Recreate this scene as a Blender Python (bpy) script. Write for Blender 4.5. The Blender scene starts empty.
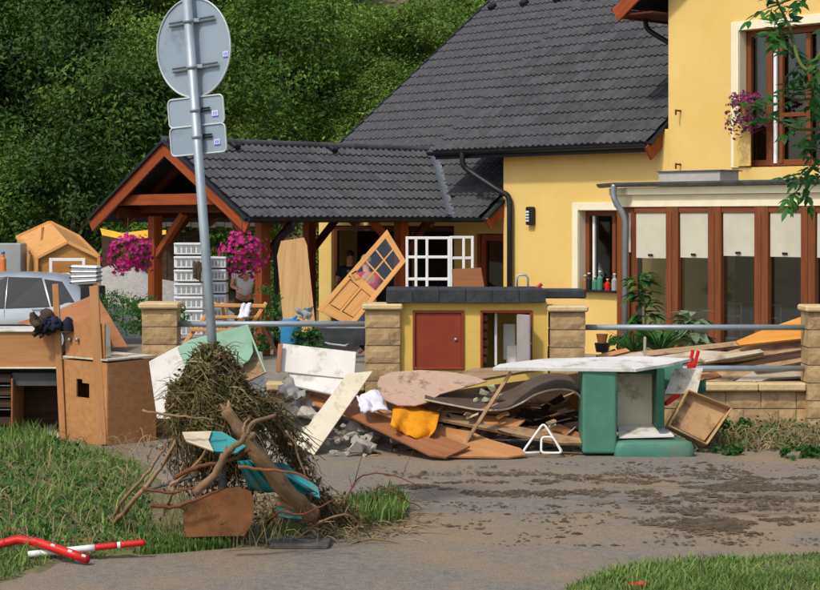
import bpy, bmesh, math, random
from mathutils import Vector, Matrix, noise
random.seed(11)
R = math.radians
scene = bpy.context.scene
COL = scene.collection
# ------------------------------------------------------------------ camera, sky, sun, exposure
F = 1750.0; CX, CY = 410.0, 218.0; EYE = 2.46          # focal length in photo pixels, principal column, horizon row, eye height
cam = bpy.data.cameras.new('camera'); camo = bpy.data.objects.new('camera', cam); COL.objects.link(camo)
camo.location = (0, 0, EYE); camo.rotation_euler = (R(90), 0, 0)
cam.sensor_width = 36; cam.lens = F / 820 * 36; cam.shift_y = (218 - 295) / 820.0
cam.clip_start = 0.1; cam.clip_end = 2000
scene.camera = camo
AZ, EL = math.atan2(-0.62, -0.78), R(50)
world = bpy.data.worlds.new('World'); scene.world = world; world.use_nodes = True
nt = world.node_tree; nt.nodes.clear()
sky = nt.nodes.new('ShaderNodeTexSky'); sky.sky_type = 'NISHITA'; sky.sun_disc = False
sky.sun_elevation = EL; sky.sun_rotation = AZ; sky.air_density = 1.0; sky.dust_density = 2.5
bg = nt.nodes.new('ShaderNodeBackground'); bg.inputs[1].default_value = 0.15
wo = nt.nodes.new('ShaderNodeOutputWorld')
nt.links.new(sky.outputs[0], bg.inputs[0]); nt.links.new(bg.outputs[0], wo.inputs[0])
sl = bpy.data.lights.new('sun', 'SUN'); sl.energy = 2.2; sl.angle = R(4); sl.color = (1.0, 0.94, 0.84)
so = bpy.data.objects.new('sun', sl); COL.objects.link(so); so.location = (-20, -15, 40)
sd = Vector((math.sin(AZ) * math.cos(EL), math.cos(AZ) * math.cos(EL), math.sin(EL)))
so.rotation_euler = (-sd).to_track_quat('-Z', 'Y').to_euler()
scene.view_settings.view_transform = 'Standard'; scene.view_settings.look = 'None'
scene.view_settings.exposure = 0.1; scene.view_settings.gamma = 1.0

# ------------------------------------------------------------------ helpers
ORG = {}
def P(px, py, Y): return Vector(((px - CX) / F * Y, Y, EYE - (py - CY) / F * Y))
def GY(py, z=0.0): return (EYE - z) * F / (py - CY)
def G(px, py, z=0.0): return P(px, py, GY(py, z))
def lin(h):
    o = []
    for i in (0, 2, 4):
        c = int(h[i:i + 2], 16) / 255.0
        o.append(c / 12.92 if c <= .04045 else ((c + .055) / 1.055) ** 2.4)
    return tuple(o) + (1.0,)
def tagp(o, label=None, cat=None, group=None, kind=None):
    if label: o['label'] = label
    if cat: o['category'] = cat
    if group: o['group'] = group
    if kind: o['kind'] = kind
    return o
def thing(name, label, cat, loc, group=None):
    o = bpy.data.objects.new(name, None); COL.objects.link(o); o.location = loc; o.empty_display_size = .2
    ORG[o.name] = Matrix.Translation(Vector(loc))
    return tagp(o, label, cat, group)
def link(name, me, parent=None, M=None):
    """M is the object's world frame; a child's basis is taken relative to its parent's frame"""
    o = bpy.data.objects.new(name, me); COL.objects.link(o)
    M = (M or Matrix.Identity(4)).copy(); ORG[o.name] = M
    if parent:
        o.parent = parent; o.matrix_basis = ORG[parent.name].inverted() @ M
    else: o.matrix_basis = M
    return o
def mesh(verts, faces, mat, smooth=False):
    me = bpy.data.meshes.new('m'); me.from_pydata([tuple(v) for v in verts], [], faces); me.update()
    if mat: me.materials.append(mat)
    if smooth: me.polygons.foreach_set('use_smooth', [True] * len(me.polygons))
    return me
def emit(name, verts, faces, mat, parent=None, frame=None, smooth=False):
    """verts in world space; the mesh is stored in the given frame, else about its base centre (or its parent's place)"""
    verts = [Vector(v) for v in verts]
    if frame is None:
        if parent: org = ORG[parent.name].translation
        else:
            org = Vector(((min(v.x for v in verts) + max(v.x for v in verts)) / 2, (min(v.y for v in verts) + max(v.y for v in verts)) / 2, min(v.z for v in verts)))
        frame = Matrix.Translation(org)
    inv = frame.inverted()
    o = link(name, mesh([inv @ v for v in verts], faces, mat, smooth), parent, frame)
    return o
def frame(o, x, y, z):
    return Matrix(((x[0], y[0], z[0], o[0]), (x[1], y[1], z[1], o[1]), (x[2], y[2], z[2], o[2]), (0, 0, 0, 1)))
def boxvf(sx, sy, sz, c=0.0):
    """chamfered box centred on the origin"""
    hx, hy, hz = sx / 2, sy / 2, sz / 2
    if c <= 0:
        v = [(x, y, z) for z in (-hz, hz) for y in (-hy, hy) for x in (-hx, hx)]
        return v, [(0, 2, 3, 1), (4, 5, 7, 6), (0, 1, 5, 4), (2, 6, 7, 3), (0, 4, 6, 2), (1, 3, 7, 5)]
    c = min(c, hx * .9, hy * .9, hz * .9)
    bm = bmesh.new()
    pts = []
    for sx_ in (-1, 1):
        for sy_ in (-1, 1):
            for sz_ in (-1, 1):
                pts += [(sx_ * hx, sy_ * (hy - c), sz_ * (hz - c)), (sx_ * (hx - c), sy_ * hy, sz_ * (hz - c)), (sx_ * (hx - c), sy_ * (hy - c), sz_ * hz)]
    for p in pts: bm.verts.new(p)
    bmesh.ops.convex_hull(bm, input=bm.verts)
    bmesh.ops.dissolve_limit(bm, angle_limit=.01, verts=bm.verts, edges=bm.edges)
    bm.verts.index_update()
    v = [tuple(x.co) for x in bm.verts]; f = [tuple(q.index for q in fa.verts) for fa in bm.faces]; bm.free()
    return v, f
def Rot(yaw=0, pitch=0, roll=0):
    return Matrix.Rotation(R(yaw), 4, 'Z') @ Matrix.Rotation(R(pitch), 4, 'Y') @ Matrix.Rotation(R(roll), 4, 'X')
def cbox(name, c, size, mat, parent=None, yaw=0, pitch=0, roll=0, ch=.006):
    v, f = boxvf(*size, ch)
    M = Matrix.Translation(Vector(c)) @ Rot(yaw, pitch, roll)
    return link(name, mesh(v, f, mat), parent, M)
def beam(name, A, B, w, h, mat, parent=None, up=(0, 0, 1), ch=.005):
    """bar from A to B; local X runs along it, h measured towards up"""
    A, B = Vector(A), Vector(B); x = (B - A); L = x.length; x.normalize()
    y = Vector(up).cross(x)
    if y.length < 1e-4: y = Vector((0, 1, 0)).cross(x)
    y.normalize(); z = x.cross(y)
    v, f = boxvf(L, w, h, ch)
    return link(name, mesh(v, f, mat), parent, frame((A + B) / 2, x, y, z))
def tubevf(pts, rad, seg=8, caps=True):
    pts = [Vector(p) for p in pts]; n = len(pts)
    if not hasattr(rad, '__len__'): rad = [rad] * n
    V, Fc = [], []
    t0 = (pts[1] - pts[0]).normalized()
    a = Vector((0, 0, 1)) if abs(t0.z) < .9 else Vector((1, 0, 0))
    nx = t0.cross(a).normalized()
    for i in range(n):
        t = (pts[min(i + 1, n - 1)] - pts[max(i - 1, 0)]).normalized()
        nx = (nx - t * nx.dot(t)).normalized(); ny = t.cross(nx)
        for k in range(seg):
            an = 2 * math.pi * k / seg
            V.append(pts[i] + (nx * math.cos(an) + ny * math.sin(an)) * rad[i])
    for i in range(n - 1):
        for k in range(seg):
            k2 = (k + 1) % seg
            Fc.append((i * seg + k, i * seg + k2, (i + 1) * seg + k2, (i + 1) * seg + k))
    if caps:
        Fc.append(tuple(range(seg - 1, -1, -1))); Fc.append(tuple(range((n - 1) * seg, n * seg)))
    return V, Fc
def tube(name, pts, rad, mat, parent=None, seg=10, smooth=True):
    V, Fc = tubevf(pts, rad, seg)
    A, B = Vector(pts[0]), Vector(pts[-1]); x = (B - A); x = x.normalized() if x.length > 1e-4 else Vector((1, 0, 0))
    y = Vector((0, 0, 1)).cross(x); y = y.normalized() if y.length > 1e-3 else Vector((0, 1, 0)); z = x.cross(y)
    return emit(name, V, Fc, mat, parent, frame(A, x, y, z), smooth=smooth)      # local X runs along the tube
def rnd_path(pts, amp, sub=4):
    """smooth path through points with a little wander"""
    pts = [Vector(p) for p in pts]; out = []
    for i in range(len(pts) - 1):
        p0 = pts[max(i - 1, 0)]; p1 = pts[i]; p2 = pts[i + 1]; p3 = pts[min(i + 2, len(pts) - 1)]
        for k in range(sub):
            t = k / sub
            q = .5 * ((2 * p1) + (p2 - p0) * t + (2 * p0 - 5 * p1 + 4 * p2 - p3) * t * t + (3 * p1 - p0 - 3 * p2 + p3) * t ** 3)
            out.append(q + Vector((random.uniform(-amp, amp), random.uniform(-amp, amp), random.uniform(-amp, amp))))
    out.append(pts[-1])
    return out
def plane_hit(px, py, a, n):
    d = Vector(((px - CX) / F, 1.0, -(py - CY) / F)); c = Vector((0, 0, EYE))
    return c + d * ((a - c).dot(n) / d.dot(n))
def slab(name, outline, anchor, yaw, tilt, thick, mat, parent=None, grain=None, wob=0.0):
    """flat board: outline lies on the plane through anchor; yaw turns it about Z, tilt leans it back (0 upright, 90 lying)"""
    a = P(*anchor) if len(anchor) == 3 and not isinstance(anchor, Vector) else anchor
    n = Matrix.Rotation(R(yaw), 3, 'Z') @ Vector((0, -math.cos(R(tilt)), math.sin(R(tilt))))
    pts = [plane_hit(x, y, a, n) for x, y in outline]
    if grain is None:
        k = max(range(len(pts)), key=lambda i: (pts[i] - pts[i - 1]).length); x = (pts[k] - pts[k - 1]).normalized()
    else:
        x = (plane_hit(outline[0][0] + grain[0], outline[0][1] + grain[1], a, n) - pts[0]).normalized()
    y = n.cross(x); c = sum(pts, Vector()) / len(pts)
    m = len(pts)
    ar = sum((pts[i] - c).cross(pts[(i + 1) % m] - c).dot(n) for i in range(m))
    if ar < 0: pts = pts[::-1]
    fr = frame(c, x, y, n)
    back = [p - n * thick for p in pts]
    faces = [tuple(range(m)), tuple(range(2 * m - 1, m - 1, -1))] + [(i, m + i, m + (i + 1) % m, (i + 1) % m) for i in range(m)]
    return emit(name, pts + back, faces, mat, parent, fr)
def prism(name, pts, off, mat, parent=None):
    """polygon in world space extruded by off"""
    pts = [Vector(p) for p in pts]; off = Vector(off); m = len(pts)
    faces = [tuple(range(m - 1, -1, -1)), tuple(range(m, 2 * m))] + [(i, (i + 1) % m, m + (i + 1) % m, m + i) for i in range(m)]
    o = emit(name, pts + [p + off for p in pts], faces, mat, parent)
    bm = bmesh.new(); bm.from_mesh(o.data); bmesh.ops.recalc_face_normals(bm, faces=bm.faces); bm.to_mesh(o.data); bm.free()
    return o
def holed(name, fn, W, H, holes, thick, mat, parent=None):
    """wall W x H with rectangular openings; fn(x, y, d) gives the world point (d = depth into the wall)"""
    xs = sorted({0, W} | {h[0] for h in holes} | {h[1] for h in holes}); ys = sorted({0, H} | {h[2] for h in holes} | {h[3] for h in holes})
    nx, ny = len(xs) - 1, len(ys) - 1
    def solid(i, j):
        if i < 0 or j < 0 or i >= nx or j >= ny: return False
        cx, cy = (xs[i] + xs[i + 1]) / 2, (ys[j] + ys[j + 1]) / 2
        return not any(h[0] < cx < h[1] and h[2] < cy < h[3] for h in holes)
    V, Fc = [], []
    def quad(*p):
        b = len(V); V.extend(p); Fc.append((b, b + 1, b + 2, b + 3))
    for i in range(nx):
        for j in range(ny):
            if not solid(i, j): continue
            x0, x1, y0, y1 = xs[i], xs[i + 1], ys[j], ys[j + 1]
            quad(fn(x0, y0, 0), fn(x1, y0, 0), fn(x1, y1, 0), fn(x0, y1, 0))
            quad(fn(x0, y0, thick), fn(x0, y1, thick), fn(x1, y1, thick), fn(x1, y0, thick))
            if not solid(i - 1, j): quad(fn(x0, y0, thick), fn(x0, y0, 0), fn(x0, y1, 0), fn(x0, y1, thick))
            if not solid(i + 1, j): quad(fn(x1, y0, 0), fn(x1, y0, thick), fn(x1, y1, thick), fn(x1, y1, 0))
            if not solid(i, j - 1): quad(fn(x0, y0, thick), fn(x1, y0, thick), fn(x1, y0, 0), fn(x0, y0, 0))
            if not solid(i, j + 1): quad(fn(x0, y1, 0), fn(x1, y1, 0), fn(x1, y1, thick), fn(x0, y1, thick))
    return emit(name, V, Fc, mat, parent)

# ------------------------------------------------------------------ materials
MATS = {}
def mat(name, c1, c2=None, scale=6.0, rough=.75, bump=.15, bscale=None, stretch=(1, 1, 1), metal=0.0, rnd=.08,
        dirt=None, damt=.35, dscale=2.5, spec=.3, island=0.0, trans=0.0, det=3.5, sheen=0.0):
    if name in MATS: return MATS[name]
    m = bpy.data.materials.new(name); m.use_nodes = True; MATS[name] = m
    n = m.node_tree.nodes; l = m.node_tree.links; b = n['Principled BSDF']
    def N(t): return n.new('ShaderNode' + t)
    tc = N('TexCoord'); oi = N('ObjectInfo')
    off = N('VectorMath'); off.operation = 'SCALE'; off.inputs[0].default_value = (13.1, 7.7, 5.3); l.new(oi.outputs['Random'], off.inputs['Scale'])
    add = N('VectorMath'); add.operation = 'ADD'; l.new(tc.outputs['Object'], add.inputs[0]); l.new(off.outputs[0], add.inputs[1])
    mp = N('Mapping'); mp.inputs['Scale'].default_value = stretch; l.new(add.outputs[0], mp.inputs['Vector'])
    no = N('TexNoise'); no.inputs['Scale'].default_value = scale; no.inputs['Detail'].default_value = det; no.inputs['Roughness'].default_value = .62
    l.new(mp.outputs[0], no.inputs['Vector'])
    rp = N('ValToRGB'); rp.color_ramp.elements[0].position = .34; rp.color_ramp.elements[1].position = .68
    rp.color_ramp.elements[0].color = lin(c1); rp.color_ramp.elements[1].color = lin(c2 or c1)
    l.new(no.outputs['Fac'], rp.inputs[0]); colr = rp.outputs[0]
    if dirt:
        dn = N('TexNoise'); dn.inputs['Scale'].default_value = dscale; dn.inputs['Detail'].default_value = 4; dn.inputs['Roughness'].default_value = .7
        l.new(add.outputs[0], dn.inputs['Vector'])
        dr = N('ValToRGB'); dr.color_ramp.elements[0].position = .62 - damt * .3; dr.color_ramp.elements[1].position = .80 - damt * .25
        l.new(dn.outputs['Fac'], dr.inputs[0])
        mx = N('Mix'); mx.data_type = 'RGBA'; l.new(dr.outputs[0], mx.inputs['Factor']); l.new(colr, mx.inputs['A']); mx.inputs['B'].default_value = lin(dirt)
        colr = mx.outputs['Result']
    if rnd > 0 or island > 0:
        hs = N('HueSaturation'); l.new(colr, hs.inputs['Color'])
        mr = N('MapRange'); mr.inputs['To Min'].default_value = 1 - max(rnd, island); mr.inputs['To Max'].default_value = 1 + max(rnd, island)
        if island > 0:
            ge = N('NewGeometry'); l.new(ge.outputs['Random Per Island'], mr.inputs['Value'])
            m2 = N('MapRange'); m2.inputs['To Min'].default_value = .5 - island * .055; m2.inputs['To Max'].default_value = .5 + island * .035
            mm = N('Math'); mm.operation = 'FRACT'; m3 = N('Math'); m3.operation = 'MULTIPLY'; m3.inputs[1].default_value = 7.31
            l.new(ge.outputs['Random Per Island'], m3.inputs[0]); l.new(m3.outputs[0], mm.inputs[0]); l.new(mm.outputs[0], m2.inputs['Value']); l.new(m2.outputs[0], hs.inputs['Hue'])
        else: l.new(oi.outputs['Random'], mr.inputs['Value'])
        val = mr.outputs[0]
        if island > 0 and rnd > 0:
            m4 = N('MapRange'); m4.inputs['To Min'].default_value = 1 - rnd; m4.inputs['To Max'].default_value = 1 + rnd; l.new(oi.outputs['Random'], m4.inputs['Value'])
            m5 = N('Math'); m5.operation = 'MULTIPLY'; l.new(val, m5.inputs[0]); l.new(m4.outputs[0], m5.inputs[1]); val = m5.outputs[0]
        l.new(val, hs.inputs['Value']); colr = hs.outputs[0]
    l.new(colr, b.inputs['Base Color'])
    b.inputs['Roughness'].default_value = rough; b.inputs['Metallic'].default_value = metal; b.inputs['Specular IOR Level'].default_value = spec
    if bump > 0:
        bn = N('TexNoise'); bn.inputs['Scale'].default_value = bscale or scale * 3; bn.inputs['Detail'].default_value = 3
        l.new(mp.outputs[0], bn.inputs['Vector'])
        bp = N('Bump'); bp.inputs['Strength'].default_value = bump; bp.inputs['Distance'].default_value = .02
        l.new(bn.outputs['Fac'], bp.inputs['Height']); l.new(bp.outputs[0], b.inputs['Normal'])
    if trans > 0:
        tr = N('BsdfTranslucent'); l.new(colr, tr.inputs['Color']); ms = N('MixShader'); ms.inputs[0].default_value = trans
        out = n['Material Output']; l.new(b.outputs[0], ms.inputs[1]); l.new(tr.outputs[0], ms.inputs[2]); l.new(ms.outputs[0], out.inputs['Surface'])
    return m
def glass(name, tint=(.75, .8, .8), refl=.12):
    m = bpy.data.materials.new(name); m.use_nodes = True; n = m.node_tree.nodes; l = m.node_tree.links
    n.remove(n['Principled BSDF'])
    t = n.new('ShaderNodeBsdfTransparent'); t.inputs[0].default_value = (*tint, 1)
    g = n.new('ShaderNodeBsdfGlossy'); g.inputs['Roughness'].default_value = .03
    ms = n.new('ShaderNodeMixShader'); ms.inputs[0].default_value = refl; l.new(t.outputs[0], ms.inputs[1]); l.new(g.outputs[0], ms.inputs[2])
    l.new(ms.outputs[0], n['Material Output'].inputs['Surface'])
    MATS[name] = m; return m

YEL = mat('yellow_render', 'dfbb6b', 'e6c57a', .8, .9, .25, 80, rnd=0)
CREAM = mat('cream_trim', 'e9dfbb', 'f0e8c8', 4, .85, .06, 60, rnd=0)
TILE = mat('roof_tile', '424244', '525153', 9, .78, .2, 50, rnd=.2, dirt='5f5d58', damt=.05, dscale=3)
DECK = mat('roof_deck', '2b2b2e', '343436', 9, .8, .1)
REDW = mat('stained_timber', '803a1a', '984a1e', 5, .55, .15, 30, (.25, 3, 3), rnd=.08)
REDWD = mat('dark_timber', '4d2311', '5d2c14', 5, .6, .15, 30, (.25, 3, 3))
BROWNW = mat('window_timber', '6c3b1d', '824a25', 5, .5, .1, 30, (.25, 3, 3), rnd=.06)
BLACKM = mat('black_metal', '1c1d1e', '26272a', 6, .45, .02, rnd=.03)
ZINC = mat('zinc', '8f979c', 'a5acb0', 5, .42, .03, metal=.55, rnd=.04, dirt='6e7478', damt=.2)
ZINCD = mat('zinc_dark', '5b6064', '73787b', 5, .5, .04, metal=.5, rnd=.04)
GALV = mat('galvanised', '98a3aa', 'aab4ba', 5, .5, .03, metal=.4, rnd=.03, dirt='7d868c', damt=.15)
SIGNB = mat('sign_back', '93a3b0', '9dacb8', 2, .5, .02, metal=.25, rnd=.03, dirt='7c8894', damt=.1)
STONE = mat('split_block', 'a58a60', 'c0a578', 7, .95, .55, 16, rnd=.12, dirt='85704e', damt=.22, dscale=5)
STONEC = mat('block_cap', 'c4ab7b', 'd4be90', 6, .9, .35, 30, rnd=.06, dirt='9c8862', damt=.2)
MORTAR = mat('mortar', '6d6453', '7c725f', 8, .95, .2)
GLS = glass('window_glass', (.54, .58, .58), .17)
GLSC = glass('door_glass', (.97, .97, .97), .05)
GLSD = glass('house_glass', (.45, .48, .50), .10)
BLIND = mat('blind_fabric', 'd9d3bd', 'e4dfca', 3, .9, .05, 90, rnd=.03, trans=.25)
DARK = mat('interior_shade', '171310', '231d18', 4, .9, .05)  # near-black colour stands in for the shade inside the rooms
REDDOOR = mat('red_brown_door', '8a3a22', '964329', 3, .45, .03, rnd=.03)
DKCAP = mat('bitumen_cap', '2f3133', '414346', 7, .8, .3, 30, rnd=.05)
WHITE = mat('white_laminate', 'd6d3cb', 'e4e1da', 3, .55, .03, dirt='a99d88', damt=.33, dscale=4.5)
WHITEP = mat('white_plastic', 'dadcdc', 'e8e9e8', 4, .45, .02, dirt='b8b2a4', damt=.2)
CREAMB = mat('cream_board', 'd2c8ac', 'ded6bf', 3, .7, .05, dirt='9a8a6c', damt=.32, dscale=4)
OAK = mat('orange_veneer', 'b07a4a', 'c18d5c', 4, .5, .06, 30, (.3, 4, 4), dirt='8f6a45', damt=.22, dscale=1.1)
OAKD = mat('brown_veneer', '96603a', 'a87048', 4, .55, .06, 30, (.3, 4, 4), dirt='7a5636', damt=.24, dscale=1.2)
PINE = mat('pine', 'c98f4e', 'daa462', 4, .5, .06, 30, (.3, 4, 4), rnd=.06, dirt='a8713b', damt=.1)
PINEL = mat('pale_pine', 'b98f5c', 'cba672', 4, .6, .08, 30, (.3, 5, 5), rnd=.1)
RAW = mat('weathered_board', '9a7a58', 'b69a76', 5, .85, .2, 30, (.3, 5, 5), rnd=.2, dirt='6b543c', damt=.35, dscale=3)
RAWL = mat('pale_board', 'b5a78f', 'cabda6', 5, .8, .15, 30, (.3, 5, 5), rnd=.12, dirt='7c6c55', damt=.3, dscale=3)
ORANGEB = mat('orange_board', 'c9842e', 'd89844', 3, .6, .06, 30, (.3, 4, 4), rnd=.04, dirt='9d6526', damt=.2)
PINKB = mat('pink_brown_hardboard', 'b5957d', 'c2a48c', 5, .85, .1, rnd=.03, dirt='5f4c40', damt=.30, dscale=5)
DKWOOD = mat('dark_wood', '3a2a1d', '4e3a28', 5, .8, .2, 30, (.3, 4, 4), rnd=.15)  # dark brown wood, also used at the backs of hollows
GREENL = mat('pale_green_laminate', '7fa78e', '8fb59c', 3, .5, .04, rnd=.03, dirt='8a8468', damt=.28, dscale=4)
GREENV = mat('green_vinyl', '467a66', '508873', 4, .5, .05, rnd=.04, dirt='6c7565', damt=.32, dscale=3)
GREEND = mat('dark_green_vinyl', '1d4a38', '255543', 4, .5, .05, rnd=.04)
TEAL = mat('teal_paint', '157c80', '228d90', 4, .5, .05, rnd=.04, dirt='6b7263', damt=.38, dscale=6)
CONC = mat('rubble', 'a39c91', 'c0b9ad', 8, .95, .5, 25, rnd=.2, dirt='8a7c6a', damt=.3, dscale=5)
BARK = mat('stripped_log', '6e563c', '917758', 5, .9, .6, 14, (.4, 4, 4), rnd=.1, dirt='5a4632', damt=.3, dscale=4)
TWIG = mat('twig', '7a5f42', '94785a', 6, .9, .2, rnd=.2)
TWIGD = mat('reddish_twig', '6b4229', '7c5034', 6, .9, .2, rnd=.2)
STRAW = mat('flood_straw', '55492e', '796a48', 5, .95, 0, rnd=0, island=.45)
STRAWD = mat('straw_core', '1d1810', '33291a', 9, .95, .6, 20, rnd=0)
DRY = mat('dry_grass', '7d6f4d', '978862', 5, .95, 0, rnd=0, island=.4)
GRASS = mat('grass', '5c7a34', '86a052', 1.6, .8, 0, rnd=0, island=.42, trans=.3)
TOWEL = mat('orange_towel', 'd8880f', 'e6981a', 4, .95, .5, 90, rnd=.02, dirt='a5660f', damt=.15, dscale=6)
REDP = mat('red_plastic', 'c21d18', 'cf2a22', 4, .4, .03, rnd=.04, dirt='96362c', damt=.15)
WHITET = mat('white_tube', 'e4e2dc', 'efeeea', 4, .4, .02, rnd=.02)
BLUEC = mat('blue_cloth', '2a78a8', '3e8dbb', 5, .8, .2)
CLOTHW = mat('white_cloth', 'd3d0dd', 'e2e0ea', 5, .9, .25, rnd=.03)
CLOTHD = mat('dark_jacket', '3b3026', '544536', 6, .95, .4, rnd=.1)
NAVY = mat('navy_cloth', '1b1d2c', '262a3c', 6, .95, .3)
BLACKP = mat('black_plastic', '1b1b1c', '262627', 5, .5, .03)
GREYP = mat('grey_plastic', '8f9290', '9fa2a0', 3, .6, .03)
STEM = mat('plant_stem', '4a5226', '5f6a33', 5, .8, .1)
LEAFN = mat('near_leaf', '24521c', '356b27', 3, .5, 0, rnd=0, island=.35, trans=.3)
LEAFP = mat('garden_leaf', '2c5a22', '44752f', 3, .5, 0, rnd=0, island=.4, trans=.25)
MAGENTA = mat('magenta_petal', 'b01a68', 'cf2f84', 3, .7, 0, rnd=0, island=.3, trans=.25)
PURPLE = mat('purple_petal', '7d1c55', '97306c', 3, .7, 0, rnd=0, island=.3, trans=.2)
SKIN = mat('skin', 'b9836a', 'c4917a', 4, .6, .02, rnd=.03)

# ------------------------------------------------------------------ ground, road, hill
def sheet(name, pts, z, m):
    o = emit(name, [(p[0], p[1], z) for p in pts], [tuple(range(len(pts)))], m); o['kind'] = 'structure'; return o
SOIL = mat('soil', '6b5d47', '85765c', 1.5, .95, .4, 12, rnd=0, dirt='4c5a2a', damt=.5, dscale=.6)
ROADM = mat('muddy_asphalt', '767068', '8e877c', 14, .92, .7, 90, rnd=0, dirt='978369', damt=.7, dscale=.5, det=6)
def road_mud(m):
    # crumbly mud smeared across the middle and right of the road, finer grit everywhere
    n = m.node_tree.nodes; l = m.node_tree.links; b = n['Principled BSDF']; src = b.inputs['Base Color'].links[0].from_socket
    tc = n.new('ShaderNodeTexCoord'); sp = n.new('ShaderNodeSeparateXYZ'); l.new(tc.outputs['Object'], sp.inputs[0])
    def math_(op, a, v): 
        q = n.new('ShaderNodeMath'); q.operation = op
        for i, t in enumerate((a, v)):
            if isinstance(t, (int, float)): q.inputs[i].default_value = t
            else: l.new(t, q.inputs[i])
        return q.outputs[0]
    mp = n.new('ShaderNodeMapping'); mp.inputs['Scale'].default_value = (.7, 2.2, 1); l.new(tc.outputs['Object'], mp.inputs[0])
    n1 = n.new('ShaderNodeTexNoise'); n1.inputs['Scale'].default_value = 1.6; n1.inputs['Detail'].default_value = 8; n1.inputs['Roughness'].default_value = .75; l.new(mp.outputs[0], n1.inputs['Vector'])
    # band of the smear across the carriageway, thinning out to the left
    dy = math_('ABSOLUTE', math_('SUBTRACT', sp.outputs['Y'], .55), 0); band = math_('SUBTRACT', 1.0, math_('MULTIPLY', dy, .55))
    rx = n.new('ShaderNodeMapRange'); rx.inputs['From Min'].default_value = -.5; rx.inputs['From Max'].default_value = 2.0; rx.inputs['To Min'].default_value = -.25; rx.inputs['To Max'].default_value = .0; l.new(sp.outputs['X'], rx.inputs['Value'])
    v = math_('ADD', math_('ADD', n1.outputs['Fac'], math_('MULTIPLY', band, .16)), rx.outputs[0])
    rp = n.new('ShaderNodeValToRGB'); rp.color_ramp.elements[0].position = .60; rp.color_ramp.elements[1].position = .68; l.new(v, rp.inputs[0])
    mx = n.new('ShaderNodeMix'); mx.data_type = 'RGBA'; l.new(math_('MULTIPLY', rp.outputs[0], .5), mx.inputs['Factor']); l.new(src, mx.inputs['A']); mx.inputs['B'].default_value = lin('62574a')
    gr = n.new('ShaderNodeTexNoise'); gr.inputs['Scale'].default_value = 70; gr.inputs['Detail'].default_value = 2; l.new(tc.outputs['Object'], gr.inputs['Vector'])
    mr = n.new('ShaderNodeMapRange'); mr.inputs['From Min'].default_value = .3; mr.inputs['From Max'].default_value = .7; mr.inputs['To Min'].default_value = .78; mr.inputs['To Max'].default_value = 1.2; l.new(gr.outputs['Fac'], mr.inputs['Value'])
    hs = n.new('ShaderNodeHueSaturation'); l.new(mx.outputs['Result'], hs.inputs['Color']); l.new(mr.outputs[0], hs.inputs['Value']); l.new(hs.outputs[0], b.inputs['Base Color'])
road_mud(ROADM)
YARD = mat('yard_gravel', '7d766a', '968e80', 4, .95, .5, 40, rnd=0)
MUDE = mat('mud', '443a2e', '665946', 9, .95, .5, 30, rnd=0)
# the ground sheet reaches the horizon and rises into the wooded slope behind the house
def hill(x, y):
    s = max(0.0, y - (44.0 + .12 * x))
    return min(.62 * s, 19.0) + (.5 * noise.noise(Vector((x * .12, y * .12, 0))) * min(1, s * .2) if s > 0 else 0)
V, Fc = [], []
gx = [-900, -300, -120, -60] + list(range(-44, 45, 4)) + [60, 120, 300, 900]
gy = [-60, 0, 10, 20, 30, 38] + list(range(42, 90, 3)) + [110, 160, 300, 1000]
for y in gy:
    for x in gx: V.append((x, y, hill(x, y) - .02))
nx = len(gx)
for j in range(len(gy) - 1):
    for i in range(nx - 1): Fc.append((j * nx + i, j * nx + i + 1, (j + 1) * nx + i + 1, (j + 1) * nx + i))
emit('ground', V, Fc, SOIL, smooth=True)['kind'] = 'structure'
# road: a muddy carriageway with a slightly raised, uneven crown
V, Fc = [], []
RX = [x * .5 for x in range(-40, 41)]; RY = [9 + .25 * j for j in range(0, 46)]
for y in RY:
    for x in RX:
        V.append((x, y, .006 + .007 * noise.noise(Vector((x * .5, y * .8, 3)))))
for j in range(len(RY) - 1):
    for i in range(len(RX) - 1):
        a = j * len(RX) + i; Fc.append((a, a + 1, a + 1 + len(RX), a + len(RX)))
emit('road', V, Fc, ROADM, smooth=True)['kind'] = 'structure'
sheet('yard', [(-16, 19.9), (16, 19.9), (16, 43), (-16, 43)], .012, YARD)

# ------------------------------------------------------------------ the house frame: p runs along the carport ridge (right and away), q right and towards us
ang = R(43); U = Vector((math.cos(ang), math.sin(ang), 0)); W_ = Vector((math.sin(ang), -math.cos(ang), 0)); O = Vector((-4.425, 32, 0))
def L(p, q, z): return O + U * p + W_ * q + Vector((0, 0, z))
TM = .75; zM = lambda p: 2.46 + TM * (p - 4.86)          # low roof and the left part of the big roof
zR = lambda p: 3.75 + TM * (p - 4.95)                    # raised right part of the big roof
TC = .579; ZRG = 3.87; zC = lambda q: ZRG - TC * abs(q)  # carport
house = thing('house', 'yellow rendered house with dark tiled roof and brown glazed conservatory', 'house', L(5.3, 3.4, 0))
carport = thing('carport', 'open timber carport with dark tiled gable roof left of the yellow house', 'carport', L(.7, 0, 0))

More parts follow.
